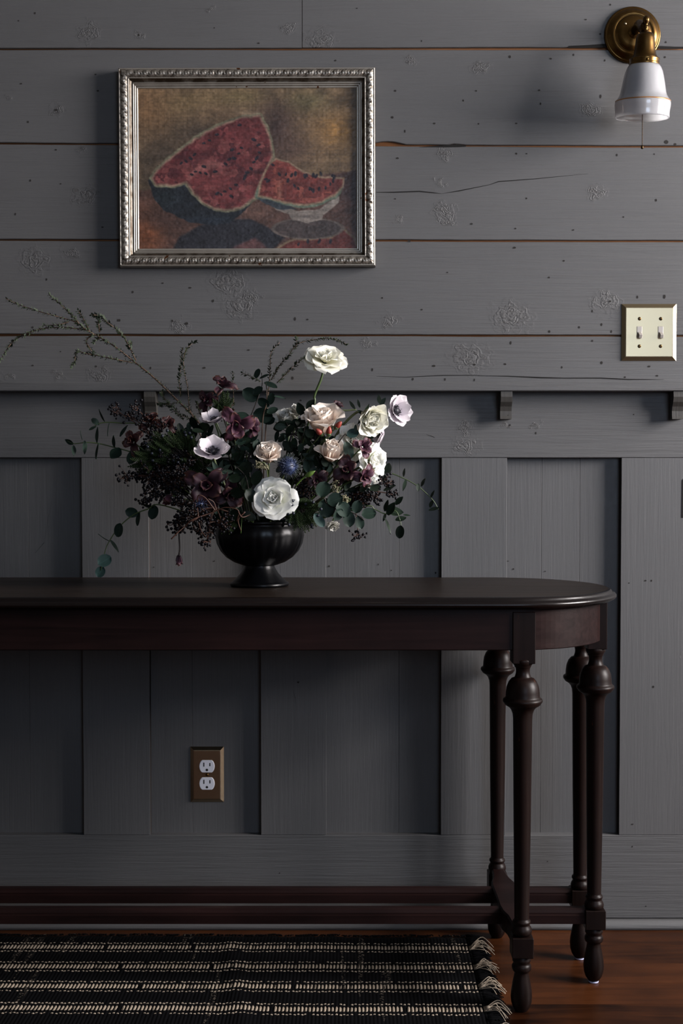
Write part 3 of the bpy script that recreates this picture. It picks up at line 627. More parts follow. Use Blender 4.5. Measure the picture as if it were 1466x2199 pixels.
vp2 = [FM @ Vector((a*iw, -.010+b, c*ih)) for a, b, c in vp]
add('canvas', (vp2, fp), M_OIL, pt, True, {'paint': cp})
t = NT('silver_leaf_worn'); hh = t.attr('h'); nz = t.noise(t.coord(), 45, 5, .65)
fac = t.N('ShaderNodeMapRange', {0: t.math('ADD', hh, t.math('MULTIPLY_ADD', nz, .8, -.4)), 1: .15, 2: .75, 3: 0., 4: 1.}, clamp=True).outputs[0]
spot = t.math('GREATER_THAN', t.noise(t.coord((1, 1, 1), (7, 0, 0)), 70, 3), .70)
c = t.mix(fac, (.05, .036, .024), (.46, .42, .365)); c = t.mix(spot, c, (.12, .05, .022)); t.set(Base_Color=c, Metallic=.8, Roughness=t.math('MULTIPLY_ADD', nz, .25, .25)); t.bump(nz, .12, .0006); M_SILVER = t.m
def fprofile(q, s):
    """frame height (m) and leaf brightness across the width q (m from outside) at length s (m)"""
    if q < .0015: return .020+.004*q/.0015, .6
    if q < .0035: return .0245, .95
    if q < .0195:
        a = (q-.0035)/.016; dome = math.sin(math.pi*a); ph = s/.0165+a*.8
        leaf = .5+.5*math.sin(2*math.pi*ph); l2 = .5+.5*math.sin(2*math.pi*(ph*3.0+.55*math.sin(2*math.pi*a)+.3*a))
        wv_ = mnoise.noise(Vector((s*260, q*500, 1)))
        e = dome*(.0009*leaf+.0010*l2+.0009*wv_); return .0235+.0026*dome+e, .18+.5*leaf*dome+.3*l2+.25*wv_
    if q < .0215: return .0245, 1.
    if q < .0275: a = (q-.0215)/.006; return .0240-.0085*a, .22
    if q < .0300: return .0165, 1.
    if q < .0308: return .0148, .1
    if q < .0335: return .0150, 1.
    if q < .0343: return .0128, .1
    if q < .0375: return .0130, .95
    return .0095, .35
QS = [0, .0014, .0016, .0026, .0034]+[.0036+.0158*k/13 for k in range(14)]+[.0196, .0205, .0214, .0216, .0245, .0274, .0276, .0288, .0299, .0301, .0307, .0309, .0322, .0334, .0336, .0342, .0344, .0360, .0374, .0376, .0385]
for k, (ln, rot, off) in enumerate(((FWd, 0, FH), (FH, 90, FWd), (FWd, 180, FH), (FH, 270, FWd))):
    n = int(ln/.0016); v = []; f = []; at = []; m = len(QS)
    for i in range(n+1):
        for q in QS:
            s = -ln/2+q+.0004+(ln-2*q-.0008)*i/n; h, b = fprofile(q, s+k*.3); v.append((s, -h, off/2-q)); at.append(b)
        v.append((-ln/2+(ln)*i/n, -.001, off/2)); at.append(.2)
        v.append((-ln/2+.0385+(ln-.077)*i/n, -.004, off/2-.0385)); at.append(.2)
    mm_ = m+2
    for i in range(n):
        a = i*mm_
        for j in range(m-1): f.append((a+j, a+mm_+j, a+mm_+j+1, a+j+1))
        f.append((a+m, a+mm_+m, a+mm_, a)); f.append((a+m-1, a+mm_+m-1, a+mm_+m+1, a+m+1))
    Mr = FM @ Matrix.Rotation(R(rot), 4, 'Y')
    add('frame_rail', xf((v, f), Mr), M_SILVER, pt, True, {'h': at})
add('backboard', xf(box(-FWd/2+.004, FWd/2-.004, -.0075, -.002, -FH/2+.004, FH/2-.004, 0), FM), M_RAW, pt, False)

# ------------------------------------------------------------------ wall sconce
sp_ = P(1357, 76, 0); sc_ = thing('wall_sconce', 'aged brass wall sconce with a white milk glass bell shade', 'lamp', (sp_.x, 0, sp_.z))
RXm = Matrix.Translation((sp_.x, 0, sp_.z)) @ Matrix.Rotation(R(90), 4, 'X')     # lathe axis towards the room
add('backplate', xf(lathe([(.001, .0), (.0560, .0), (.0568, .0025), (.0555, .0052), (.0530, .0062), (.0520, .0060), (.0505, .0075), (.0470, .0115), (.0420, .0142), (.0385, .0150), (.0375, .0138), (.0362, .0138), (.0352, .0160), (.0330, .0180), (.0250, .0202), (.014, .0215), (.0105, .0235), (.0095, .0280), (.001, .0285)], 56), RXm), M_BRASS, sc_)
add('plate_screw', xf(ball((-.0185, .0165, .0205), .0030, 10, 6, .7), RXm), M_BRASSP, sc_)
YK = -.103; kp = P(1386.5, 52, YK)
TL = Matrix.Translation(kp) @ Matrix.Rotation(R(6.5), 4, 'X') @ Matrix.Rotation(R(.5), 4, 'Y')
add('arm', tube([(sp_.x, -.024, sp_.z), (sp_.x+.001, -.06, sp_.z+.002), (kp.x-.003, -.088, kp.z-.004), (kp.x-.001, YK, kp.z-.004)], .0088, .0095, 14), M_BRASSD, sc_)
u = 1/1098.
def px2(prof): return [(max(r*u, .0003), -((y if y < 122 else 122+(y-122)*.925)-52)*u) for r, y in prof]
add('finial', xf(lathe(px2([(0, 34), (3.5, 35), (6.2, 38), (7.4, 42.5), (6.6, 47), (4.2, 51), (3.6, 54), (4.6, 56), (5.2, 58), (4.8, 60), (4.0, 62), (4.6, 65), (5.8, 67.5), (9, 69)]), 24), TL), M_BRASS, sc_)
cap = add('socket_cap', xf(lathe(px2([(4, 67), (10, 68.5), (15, 71), (18, 75), (19.6, 81), (20.6, 92), (22, 105), (24, 114), (27, 120), (28.5, 122.5)]), 32), TL), M_BRASSD, sc_)
col_ = add('fitter_collar', xf(lathe(px2([(28, 122), (31, 122), (32, 124), (31.2, 126), (31.4, 133), (32.4, 136), (31, 138), (27, 138)]), 40), TL), M_BRASS, sc_)
for a in (-92, 28, 148):
    add('thumb_screw', xf(ball((32.5*u*math.cos(R(a)), 32.5*u*math.sin(R(a)), -(129-52)*u), .0028, 8, 6), TL), M_BRASS, col_)
SHO = [(29, 134), (32, 137), (36, 143), (39.5, 152), (42, 163), (44.5, 176), (46.8, 190), (48.6, 200), (50.8, 206), (54.5, 212), (57.6, 216.5), (58.6, 219), (59.2, 224), (58.8, 231), (57.6, 240), (57.2, 248), (57.4, 253), (56.6, 255.2)]
sh_in = [(r-3.0, y-.6) for r, y in reversed(SHO)]
shade = add('lamp_shade', xf(lathe(px2(SHO+sh_in), 64), TL), M_GLASS, sc_)
o = add('gold_band', xf(lathe(px2([(57.4, 216.2), (58.35, 216.8), (58.85, 218.4), (58.5, 219.2), (57.2, 219.0)]), 64), TL), M_GOLD, shade)
add('socket', xf(lathe(px2([(12, 125), (13, 140), (13, 165), (11, 168)]), 20), TL), M_BRASSD, sc_)
mb = MB(); c0 = TL @ Vector((-.002, -.012, -(165-52)*u)); c0.z = P(1379, 165, c0.y).z; c0.x = P(1378.5, 300, c0.y).x
nb = 58; zb = P(1378, 312, c0.y).z
for i in range(nb): mb.add(ball((c0.x, c0.y, c0.z+(zb-c0.z)*i/(nb-1)), .00105, 6, 4))
ch = add('pull_chain', mb.vf, M_CHAIN, sc_); ch['kind'] = 'stuff'
o = add('chain_bell', xf(lathe([(.0003, .004), (.0015, .0035), (.0026, 0), (.0026, -.003), (.0003, -.0045)], 12), Matrix.Translation((c0.x, c0.y, zb-.003))), M_CHAIN, sc_)

# ------------------------------------------------------------------ switch plate and outlet
def plate_mesh(cx, cz, w_, h_, y0, d, bev):
    v = []
    for (iw_, yy) in ((0, y0), (0, y0-.0012), (bev, y0-d), (bev+.0012, y0-d-.0002)):
        v += [(cx-w_/2+iw_, yy, cz-h_/2+iw_), (cx+w_/2-iw_, yy, cz-h_/2+iw_), (cx+w_/2-iw_, yy, cz+h_/2-iw_), (cx-w_/2+iw_, yy, cz+h_/2-iw_)]
    f = [(i*4+k, i*4+(k+1) % 4, i*4+4+(k+1) % 4, i*4+4+k) for i in range(3) for k in range(4)]+[(12, 13, 14, 15)]
    return v, f
c = P(1393.5, 713.5, -.004); w_, h_ = mm(117, 0), mm(121, 0)
sw = thing('light_switch', 'double toggle light switch with satin brass cover plate', 'light switch', (c.x, 0, c.z))
add('cover_plate', plate_mesh(c.x, c.z, w_, h_, 0, .0055, .0075), M_BRASSP, sw, False)
for sx in (1372.5, 1418):
    x = P(sx, 713, -.006).x; z = c.z
    add('toggle_frame', box(x-.0055, x+.0055, -.0068, -.0040, z-.0118, z+.0118, .0008), M_TOGGLE, sw, False)
    tg = add('toggle', xf(box(-.0038, .0038, -.0135, .001, -.0042, .0042, .001), Matrix.Translation((x, -.0055, z-.0035)) @ Matrix.Rotation(R(28), 4, 'X')), M_TOGGLE, sw, False)
    for yy in (684.5, 743.5):
        zs = P(sx, yy, -.006).z; s_ = add('screw', ball((x, -.0058, zs), .0036, 14, 8, 1), M_BRASS, sw)
        s_.data.transform(Matrix.Translation((0, -.0058, 0)) @ Matrix.Diagonal((1, .45, 1, 1)) @ Matrix.Translation((0, .0058, 0)))
        add('screw_slot', box(x-.0032, x+.0032, -.0076, -.0070, zs-.0004, zs+.0004, 0), M_SLOT, s_, False)
YO = .020
c = P(444.5, 1663.5, YO-.004); w_, h_ = mm(72, YO), mm(120.5, YO)
ou = thing('power_outlet', 'duplex power outlet with aged brass cover plate under the console', 'outlet', (c.x, YO, c.z))
add('cover_plate', plate_mesh(c.x, c.z, w_, h_, YO, .0055, .0065), M_BRASSO, ou, False)
for sy in (1645.5, 1682.5):
    z = P(444, sy, YO-.006).z; x = c.x; pr = []; n = 28; yf = YO-.0075
    for k in range(n):
        a = 2*math.pi*k/n; rx, rz = .0172*math.cos(a), .0172*math.sin(a); pr.append((x+rx*.92, z+max(-.0128, min(.0128, rz))))
    v = [(a, YO-.004, b) for a, b in pr]+[(a, yf+.0006, b) for a, b in pr]+[(x+(a-x)*.95, yf, z+(b-z)*.95) for a, b in pr]
    f = [(i*n+k, i*n+(k+1) % n, i*n+n+(k+1) % n, i*n+n+k) for i in range(2) for k in range(n)]+[tuple(range(2*n, 3*n))]
    rc = add('receptacle', (v, f), M_DEVICE, ou, False)
    for dx, hh_ in ((-.0062, .0042), (.0062, .0034)): add('slot', box(x+dx-.0011, x+dx+.0011, yf-.0002, yf+.001, z+.0038-hh_, z+.0038+hh_, 0), M_SLOT, rc, False)
    gm = [(x+.0026*math.cos(2*math.pi*k/12), yf-.0002, z-.0075+.0028*max(-.75, math.sin(2*math.pi*k/12))) for k in range(12)]
    add('ground_hole', (gm, [tuple(range(11, -1, -1))]), M_SLOT, rc, False)
zs = P(444, 1664, YO-.006).z; s_ = add('screw', ball((c.x, YO-.0058, zs), .0034, 14, 8), M_BRASS, ou); s_.data.transform(Matrix.Translation((0, YO-.0058, 0)) @ Matrix.Diagonal((1, .45, 1, 1)) @ Matrix.Translation((0, -YO+.0058, 0)))

# ------------------------------------------------------------------ footed bowl
YB = -.211; bpos = P(557, 1200, YB); BX = bpos.x
bowl = thing('footed_bowl', 'matte black fluted bowl on a flared foot standing on the console', 'bowl', (BX, YB, TZ))
BM = Matrix.Translation((BX, YB, TZ+.0002))
u = 1/1145.
foot = [(52, 0), (54.5, 1.5), (54.8, 5), (53.5, 7), (51, 8), (49, 10), (42, 16), (35, 24), (30, 32), (27.5, 38), (27.5, 41)]
foot = [(r*1.0/1000, z/1000) for r, z in foot]
add('foot', xf(lathe([(.001, 0)]+foot+[(.001, .041)], 48, lambda a, z: .010*math.cos(10*a) if .010 < z < .034 else 0), BM), M_BOWL, bowl)
pro = [(1, 38), (28, 38.2), (34, 40), (48, 45), (62, 54), (73, 66), (80, 80), (83, 94), (82.5, 104), (79.5, 112), (77.5, 115), (77.5, 117), (79.5, 118.5), (80, 121), (79, 123), (76, 123), (74.5, 119), (74.5, 112), (77, 102), (70, 72), (48, 52), (1, 48)]
def fl(a, z): return (.014*abs(math.cos(13*a))-.008)*math.sin(math.pi*min(1, max(0, (z-.040)/.071))) if .040 < z < .111 else 0
add('basin', xf(lathe([(r/1000., z/1000.) for r, z in pro], 156, fl), BM), M_BOWL, bowl)
MOUTH = Vector((BX, YB, TZ+.105))
# ------------------------------------------------------------------ flowers and foliage
random.seed(21)
M_WHITE = petal_mat('white_petal', (.74, .76, .58), (.92, .92, .88))
M_CREAMP = petal_mat('ivory_petal', (.74, .72, .52), (.88, .87, .78))
M_BLUSH = petal_mat('blush_petal', (.78, .55, .42), (.86, .77, .69))
M_LILAC = petal_mat('pale_lilac_petal', (.46, .40, .47), (.68, .63, .66))
M_PLUM = petal_mat('plum_petal', (.012, .0045, .008), (.042, .0135, .024), (.075, .027, .014))
M_PLUMB = petal_mat('mauve_petal', (.028, .009, .018), (.098, .034, .060), (.12, .042, .022))
M_RUST = petal_mat('rust_plum_petal', (0.0132, 0.0048, 0.006), (0.048, 0.0126, 0.0144), (0.078, 0.027, 0.0132))
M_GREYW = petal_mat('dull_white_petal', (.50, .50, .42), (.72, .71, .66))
M_LEAF = leaf_mat('dark_green_leaf', (0.0048, 0.0102, 0.0066), (0.0108, 0.0216, 0.0114), .4)
M_EUC = leaf_mat('blue_green_eucalyptus_leaf', (.008, .019, .014), (.017, .034, .024), .45)
M_EUCT = leaf_mat('teal_eucalyptus_leaf', (.016, .038, .035), (.030, .064, .058), .5)
M_HEATH = leaf_mat('heath_leaf', (0.0165, 0.0255, 0.01425), (0.0255, 0.0345, 0.0195), .55)
M_CONIFER = leaf_mat('conifer_green', (0.0084, 0.0168, 0.0054), (0.0156, 0.0276, 0.0078), .6)
M_BERRY = plain('blue_black_berry', (0.0036, 0.0033, 0.0054), .45, var=.5, vscale=160, Specular_IOR_Level=.22)
M_BERRYB = plain('juniper_blue_berry', (0.0072, 0.0108, 0.0216), .45, var=.4, vscale=160)
M_TWIG = plain('red_brown_twig', (0.051, 0.0168, 0.0078), .6); M_TWIGD = plain('dark_twig', (0.0156, 0.0096, 0.006), .6)
M_TAN = plain('tan_heath_stem', (0.08625, 0.0465, 0.0255), .6)
M_STEM = plain('green_stem', (0.042, 0.069, 0.018), .45); M_STEMP = plain('pale_green_stem', (0.102, 0.126, 0.051), .45)
M_STAMEN = plain('blue_black_stamen', (0.006, 0.0048, 0.0108), .5); M_THISTLE = plain('blue_thistle', (0.021, 0.033, 0.081), .45); M_BRACT = plain('grey_blue_bract', (0.033, 0.045, 0.045), .5)
M_BUD = plain('red_rose_bud', (0.252, 0.033, 0.021), .5); M_LIME = plain('lime_green_bud', (0.078, 0.144, 0.021), .45); M_SEED = plain('pale_seed_head', (0.216, 0.198, 0.12), .8, vscale=300)
M_RUFF = leaf_mat('grey_green_ruff', (0.036, 0.06, 0.045), (0.054, 0.078, 0.057), .5)

def petal_mesh(name, L, W, op, curl, cup, r0, z0, mat, ruf=.04, seed=0, peak=.68, nu=8, nv=7, tip=0.):
    v = []; f = []; T = []; E = []; x, z = r0, z0; th = op
    for j in range(nv+1):
        q = j/nv; th = op+curl*q*q
        if j: x += math.sin(th)*L/nv; z += math.cos(th)*L/nv
        sg = peak if q < peak else 1-peak; wv = W/2*math.sqrt(max(0, 1-abs((q-peak)/sg)**2.2)); wv = max(wv, W*.10 if q < .5 else W*.12)
        for i in range(nu+1):
            s = -1+2*i/nu; n1 = mnoise.noise(Vector((s*1.7+seed*3, q*2.2, seed)))*ruf*q*(.4+abs(s))
            back = cup*W*(s*s)*wv/(W/2)+n1; zz_ = z-(.10*L*s*s*q*q)*(1-tip)
            v.append((x-math.cos(th)*back, s*wv, zz_+math.sin(th)*back)); T.append(q); E.append(max(q**1.5, abs(s)**3*q**.4))
    for j in range(nv):
        for i in range(nu): a = j*(nu+1)+i; f.append((a, a+1, a+nu+2, a+nu+1))
    return mesh(name, v, f, mat, True, {'t': T, 'e': E})
SPEC = {
 'open': [(4, .42, .40, -.15, .25, .5, .02, .30), (5, .58, .55, .05, .45, .42, .05, .22), (6, .76, .70, .45, .55, .30, .07, .13), (6, .92, .98, .85, .5, .2, .09, .05), (5, 1.02, 1.15, 1.2, .35, .1, .10, .0)],
 'cup': [(4, .60, .50, -.18, .12, .5, .03, .25), (5, .80, .68, -.05, .28, .45, .07, .15), (6, .98, .86, .12, .45, .38, .11, .05), (6, 1.02, .98, .38, .75, .28, .15, .0)],
 'bud': [(3, .85, .55, -.16, .08, .55, .04, .15), (4, 1.0, .75, -.08, .22, .5, .10, .08), (5, 1.08, .9, .08, .45, .45, .16, .0), (3, 1.0, .85, .55, .7, .25, .18, -.02)],
 'ruffle': [(5, .55, .5, 0, .3, .35, .05, .2), (7, .8, .62, .35, .4, .25, .08, .1), (8, .95, .72, .75, .5, .15, .1, .05), (8, 1.0, .78, 1.1, .5, .1, .1, 0)],
 'anem': [(5, .95, .80, .95, -.35, .14, .10, .0), (5, 1.0, .85, 1.12, -.35, .12, .10, -.02)],
 'plum': [(3, .7, .45, .1, .8, .3, .05, .1), (4, .9, .62, .6, 1.1, .22, .08, .03), (3, 1.0, .62, 1.2, .9, .2, .1, 0)],
 'bell': [(4, 1.15, .62, -.05, .12, .45, .08, .0), (5, 1.3, .72, .12, .18, .4, .15, -.02)],
}
SCL = {'cup': (1.5, .45), 'bud': (1.6, .5), 'plum': (1.4, .25), 'ruffle': (1.25, .3), 'bell': (1.25, .6), 'open': (1.08, .25), 'anem': (1.05, .1)}
PC = {}
def bloom(name, label, px, py, Y, Rpx, face, spec, mat, group=None, roll=None, ruf=.035, stem=None, smat=None, center=None, cat='flower', squash=1., sep=True):
    Rm = mm(Rpx*SCL[spec][0], Y); fdir = Vector(face).normalized(); c = P(px, py, Y); base = c-fdir*Rm*SCL[spec][1]
    root = thing(name, label, cat, base, group); roll = random.uniform(0, 6.28) if roll is None else roll
    Fm = Matrix.Translation(base) @ frame(fdir, roll) @ Matrix.Diagonal((Rm, Rm, Rm*squash, 1))
    for ri, (n, L, W, op, cu, cp_, r0, z0) in enumerate(SPEC[spec]):
        vars_ = []
        for k in range(2):
            key = (spec, ri, mat.name, k, ruf)
            if key not in PC: PC[key] = petal_mesh('petal', L, W, op, cu, cp_, r0, z0, mat, ruf*(1+.4*ri), k*5+ri*1.7+len(PC)*.37)
            vars_.append(PC[key])
        a0 = random.uniform(0, 6.28)
        for k in range(n):
            s = random.uniform(.90, 1.08); jt = .35 if spec == 'plum' else .12; tl_ = Matrix.Rotation(random.uniform(-jt, jt*1.1), 4, 'Y')
            put('petal', vars_[k % 2], root, Fm @ Matrix.Rotation(a0+2*math.pi*k/n+random.uniform(-.14, .14), 4, 'Z') @ tl_ @ Matrix.Diagonal((s, s*random.uniform(.92, 1.1), s, 1)))
    if center == 'anem':
        mb = MB().add(ball((0, 0, .12), .20, 12, 7, .8)); 
        for k in range(70):
            a = random.uniform(0, 6.28); r = random.uniform(.17, .36); h = .10+.10*random.random()
            e = (r*math.cos(a), r*math.sin(a), h+.06); mb.add(tube([(.1*math.cos(a), .1*math.sin(a), .02), e], .007, .007, 4, 1)); mb.add(ball(e, .028, 5, 4))
        o = add('stamens', xf(mb.vf, Fm), M_STAMEN, root); o['kind'] = 'stuff'
    if center == 'rose':
        mb = MB()
        for k in range(16):
            a = random.uniform(0, 6.28); r = random.uniform(0, .12); mb.add(tube([(r*.4*math.cos(a), r*.4*math.sin(a), .28), (r*math.cos(a), r*math.sin(a), .52)], .012, .02, 4, 1))
        o = add('stamens', xf(mb.vf, Fm), M_TWIG, root); o['kind'] = 'stuff'
    if sep:
        key = ('sepal', 0)
        if key not in PC: PC[key] = mesh('sepal', *leaf_geo(.55, .16, 5, 2), M_LEAF, True, {'u': LU(5, 2)})
        for k in range(5):
            put('sepal', PC[key], root, Fm @ Matrix.Translation((0, 0, -.02)) @ Matrix.Rotation(6.28*k/5, 4, 'Z') @ Matrix.Rotation(-.55, 4, 'Y'))
    if stem != 0:
        e = MOUTH+Vector(((base.x-BX)*.22, (base.y-YB)*.3, 0)); e.x = max(BX-.05, min(BX+.05, e.x)); e.y = max(YB-.045, min(YB+.045, e.y))
        mid = [P(*q) for q in stem] if stem else [base.lerp(e, .45)-fdir*Rm*.8*(1 if base.z > e.z+.04 else .2)]
        add('stem', tube([base-fdir*Rm*.02]+mid+[e], max(.0014, Rm*.055), None, 7), smat or M_STEM, root)
    return root
def leaf_geo(L, W, nv=5, nu=2, fold=.12, bend=.15, kind='oval'):
    v = []; f = []
    for j in range(nv+1):
        q = j/nv; wv = W/2*(math.sin(math.pi*min(1, max(.04, q))**(.85))**.75 if kind == 'oval' else math.sqrt(max(.02, 1-(2*q-1)**2)))
        wv = max(wv, W*.03)
        for i in range(2*nu+1):
            s = -1+i/nu; v.append((q*L, s*wv, fold*W*abs(s)-bend*L*q*q+(0)))
    m = 2*nu+1
    for j in range(nv):
        for i in range(2*nu): a = j*m+i; f.append((a, a+1, a+m+1, a+m))
    return v, f
def LU(nv, nu): return [abs(-1+i/nu) for j in range(nv+1) for i in range(2*nu+1)]
LC = {}
def leafmesh(mat, ratio, kind):
    ratio = round(ratio, 1); key = (mat.name, ratio, kind)
    if key not in LC:
        me = mesh('leaf', *leaf_geo(1, ratio, 8, 2, .10, .12, kind), mat, True, {'u': LU(8, 2)}); LC[key] = me
    return LC[key]
def put_leaf(root, mat, c, L, ang, tilt, ratio=.9, kind='round', pitch=0.):
    """leaf centred at c; long axis at ang (degrees, in the wall plane); turned about it by tilt"""
    ax = Vector((math.cos(R(ang))*math.cos(R(pitch)), -math.sin(R(pitch)), math.sin(R(ang))*math.cos(R(pitch)))); n = Vector((0, -1, 0)); n = (n-ax*n.dot(ax)).normalized(); b = n.cross(ax)
    n2 = n*math.cos(R(tilt))+b*math.sin(R(tilt)); b2 = n2.cross(ax)
    M_ = Matrix((ax, b2, n2)).transposed().to_4x4(); M_ = Matrix.Translation(Vector(c)-ax*L*.5) @ M_ @ Matrix.Scale(L, 4)
    return put('leaf', leafmesh(mat, ratio, kind), root, M_)
def sprig(name, label, path, leaves, mat, smat=M_TWIGD, Y=None, sr=.0013, group=None, cat='foliage', tomouth=True, extra=()):
    """path: [(px, py, Y)] from tip to base; leaves: [(px, py, len_px, angle, tilt, ratio, kind, [mat])]"""
    pts = [P(*q) for q in path]
    if tomouth: pts.append(MOUTH+Vector((max(-.045, min(.045, (pts[-1].x-BX)*.3)), max(-.04, min(.04, (pts[-1].y-YB)*.4)), 0)))
    root = thing(name, label, cat, pts[-1], group); add('stem', tube(pts, sr*.6, sr, 6), smat, root)
    for e in extra: add('twig', tube([P(*q) for q in e], sr*.5, sr*.7, 5), smat, root)
    for lf in leaves:
        a, b, ln, an, ti, ra, kd = lf[:7]; mt = lf[7] if len(lf) > 7 else mat
        best = min(path, key=lambda q: (q[0]-a)**2+(q[1]-b)**2); Yl = best[2]+random.uniform(-.012, .006)
        put_leaf(root, mt, P(a, b, Yl), mm(ln, Yl), an, ti, ra, kd, random.uniform(-15, 15))
    return root
def A(x, y): return (130+x/3.409, 700+y/3.409)           # positions read from enlarged views of the photograph
def B(x, y): return (500+x/3.187, 700+y/3.187)
CT = (0, -1, 0)
# roses
bloom('white_rose', 'open white rose raised on a tall bare stem above the ledge', *B(632, 225), -.20, 44, (.15, -.62, .75), 'open', M_CREAMP, 'garden roses', ruf=.04, stem=[(690, 812, -.195), (675, 850, -.19), (668, 890, -.19)], squash=.8)
bloom('white_rose', 'large open white rose hanging over the rim of the black bowl', *B(280, 1180), -.315, 44, (-.1, -.95, .18), 'open', M_WHITE, 'garden roses', ruf=.045, center='rose', squash=.75, roll=.4)
bloom('blush_rose', 'largest blush pink rose, cupped, beside small red rose buds', *B(605, 655), -.25, 41, (-.05, -.50, .85), 'cup', M_BLUSH, 'garden roses', ruf=.035)
bloom('blush_rose', 'small blush pink rose just above the blue thistle', *B(240, 880), -.27, 28, (-.05, -.62, .75), 'cup', M_BLUSH, 'garden roses')
bloom('blush_rose', 'slender blush rose bud between cupped blush rose and plum petals', *B(672, 862), -.275, 27, (.1, -.55, .8), 'bud', M_BLUSH, 'garden roses')
bloom('white_rose', 'ivory rose nodding towards the side anemones, green calyx behind', *B(930, 625), -.25, 34, (.45, -.72, -.3), 'cup', M_CREAMP, 'garden roses', stem=[(*B(850, 590), -.225), (*B(770, 660), -.215), (*B(700, 760), -.21)], smat=M_STEMP, squash=1.15)
bloom('white_rose', 'ruffled white rose tucked beside the lowest lilac anemone', *B(955, 930), -.25, 34, (.72, -.66, .05), 'ruffle', M_WHITE, 'garden roses', ruf=.12, squash=.9)
bloom('white_rose', 'white rose mostly hidden behind the mauve sweet-pea bloom', *B(820, 790), -.225, 33, (.3, -.85, .3), 'ruffle', M_WHITE, 'garden roses', ruf=.1)
bloom('white_rose', 'dull white rose in shade behind the cupped blush rose', *B(375, 655), -.15, 24, (-.2, -.6, .7), 'cup', M_GREYW, 'garden roses', squash=1.2)
bloom('white_rose', 'white bud half hidden behind two dark rose leaves', *B(440, 580), -.17, 15, (0, -.6, .8), 'bud', M_GREYW, 'garden roses')
bloom('small_white_flower', 'tiny white fringed flower hanging below the eucalyptus leaves', *B(680, 1368), -.245, 13, (.2, -.6, -.7), 'ruffle', M_GREYW, stem=[(*B(660, 1300), -.24)], sep=False)
bloom('small_white_flower', 'single white petal tip below the ruffled white rose', *B(945, 1065), -.245, 14, (.5, -.8, -.2), 'bud', M_WHITE, sep=False)
# anemones
bloom('anemone', 'upper pale anemone with dark centre, above its twin', *A(1125, 690), -.245, 30, (-.15, -.50, .8), 'anem', M_LILAC, 'white anemones', center='anem', stem=[(*A(1150, 770), -.235), (*A(1180, 850), -.23), (*A(1290, 1010), -.22)], smat=M_STEM, sep=False)
an = bloom('anemone', 'wide pale anemone with black centre over a feathery green ruff', *A(1110, 920), -.285, 40, (.05, -.62, .72), 'anem', M_LILAC, 'white anemones', center='anem', stem=[(*A(1150, 1050), -.27), (*A(1200, 1160), -.25)], smat=M_STEMP, sep=False)
for k in range(9):
    a = -150+k*38; put_leaf(an, M_RUFF, P(*A(1160+60*math.cos(R(a)), 1070-42*math.sin(R(a))), -.278), .024, a, random.uniform(-30, 30), .4, 'oval', random.uniform(-20, 30))
bloom('anemone', 'lilac anemone in profile, its dark centre turned away from roses', *B(1115, 580), -.225, 35, (.68, -.70, .15), 'anem', M_LILAC, 'white anemones', center='anem', stem=[(*B(1050, 605), -.22), (*B(940, 680), -.21)], smat=M_STEMP)
bloom('anemone', 'drooping lilac anemone below the one in profile', *B(1020, 735), -.22, 36, (-.85, -.33, .12), 'anem', M_LILAC, 'white anemones', center='anem')
# plum blooms
PL = [('plum bloom standing highest above the pale anemones', A(1185, 430), -.20, 22, (.2, -.5, .8), 'plum', M_PLUM), ('small plum bloom with drooping petals beside highest plum bloom', A(1065, 545), -.20, 18, (-.4, -.7, .2), 'plum', M_PLUM),
 ('mauve bloom with rust edges beside the upper anemone', A(1290, 730), -.26, 29, (.1, -.8, -.3), 'plum', M_PLUMB), ('mauve petals reaching from the rust-edged bloom towards the eucalyptus', A(1405, 740), -.24, 19, (.8, -.6, .2), 'plum', M_PLUMB),
 ('rusty plum bloom outermost beside the trailing eucalyptus', A(525, 850), -.22, 21, (-.3, -.9, .1), 'plum', M_RUST), ('pink-mauve bud at the lower edge of the berry mass', A(785, 1270), -.27, 18, (-.3, -.7, -.6), 'bell', M_PLUMB),
 ('wide dark plum bloom under the anemone ruff', A(1075, 1170), -.29, 36, (-.1, -.95, .1), 'plum', M_PLUM), ('dark plum petals touching the large white rose', A(1235, 1235), -.285, 27, (.2, -.9, -.3), 'plum', M_PLUM),
 ('rust-brown bloom among the berries under the ledge bracket', A(655, 700), -.20, 20, (-.1, -.8, .5), 'plum', M_RUST), ('small rust-brown bloom close to the heath stems', A(785, 720), -.20, 16, (.2, -.8, .4), 'plum', M_RUST),
 ('mauve sweet-pea bloom in front of the white roses', B(890, 825), -.285, 18, (.3, -.85, .2), 'plum', M_PLUMB), ('broad dark plum bloom below the ruffled white rose', B(780, 990), -.30, 25, (-.2, -.9, .25), 'plum', M_PLUM), ('fanned plum petals at the end of the broad plum bloom', B(900, 1025), -.30, 19, (.5, -.8, -.2), 'plum', M_PLUMB),
 ('round plum bloom beside the lime green bud', B(575, 1060), -.29, 19, (-.1, -.95, .1), 'plum', M_PLUM), ('plum petal peeking over the largest blush rose', B(708, 552), -.21, 14, (.2, -.6, .7), 'plum', M_PLUM), ('dark plum bloom between the anemones', A(1245, 650), -.25, 17, (0, -.6, .8), 'bell', M_PLUM)]
for lb, (a, b), Y_, r_, fc, sp2, mt in PL:
    bloom('plum_flower', lb, a, b, Y_, r_, fc, sp2, mt, 'plum coloured flowers', ruf=.16, sep=False)
bloom('plum_flower', 'wilted mauve bud hanging on a thin stalk beside the bowl', *A(866, 1712), -.25, 14.5, (0, -.12, -1), 'bell', M_PLUMB, 'plum coloured flowers', ruf=.06, stem=[(*A(872, 1620), -.25), (*A(868, 1500), -.25), (*A(900, 1380), -.25)], smat=M_TWIGD)
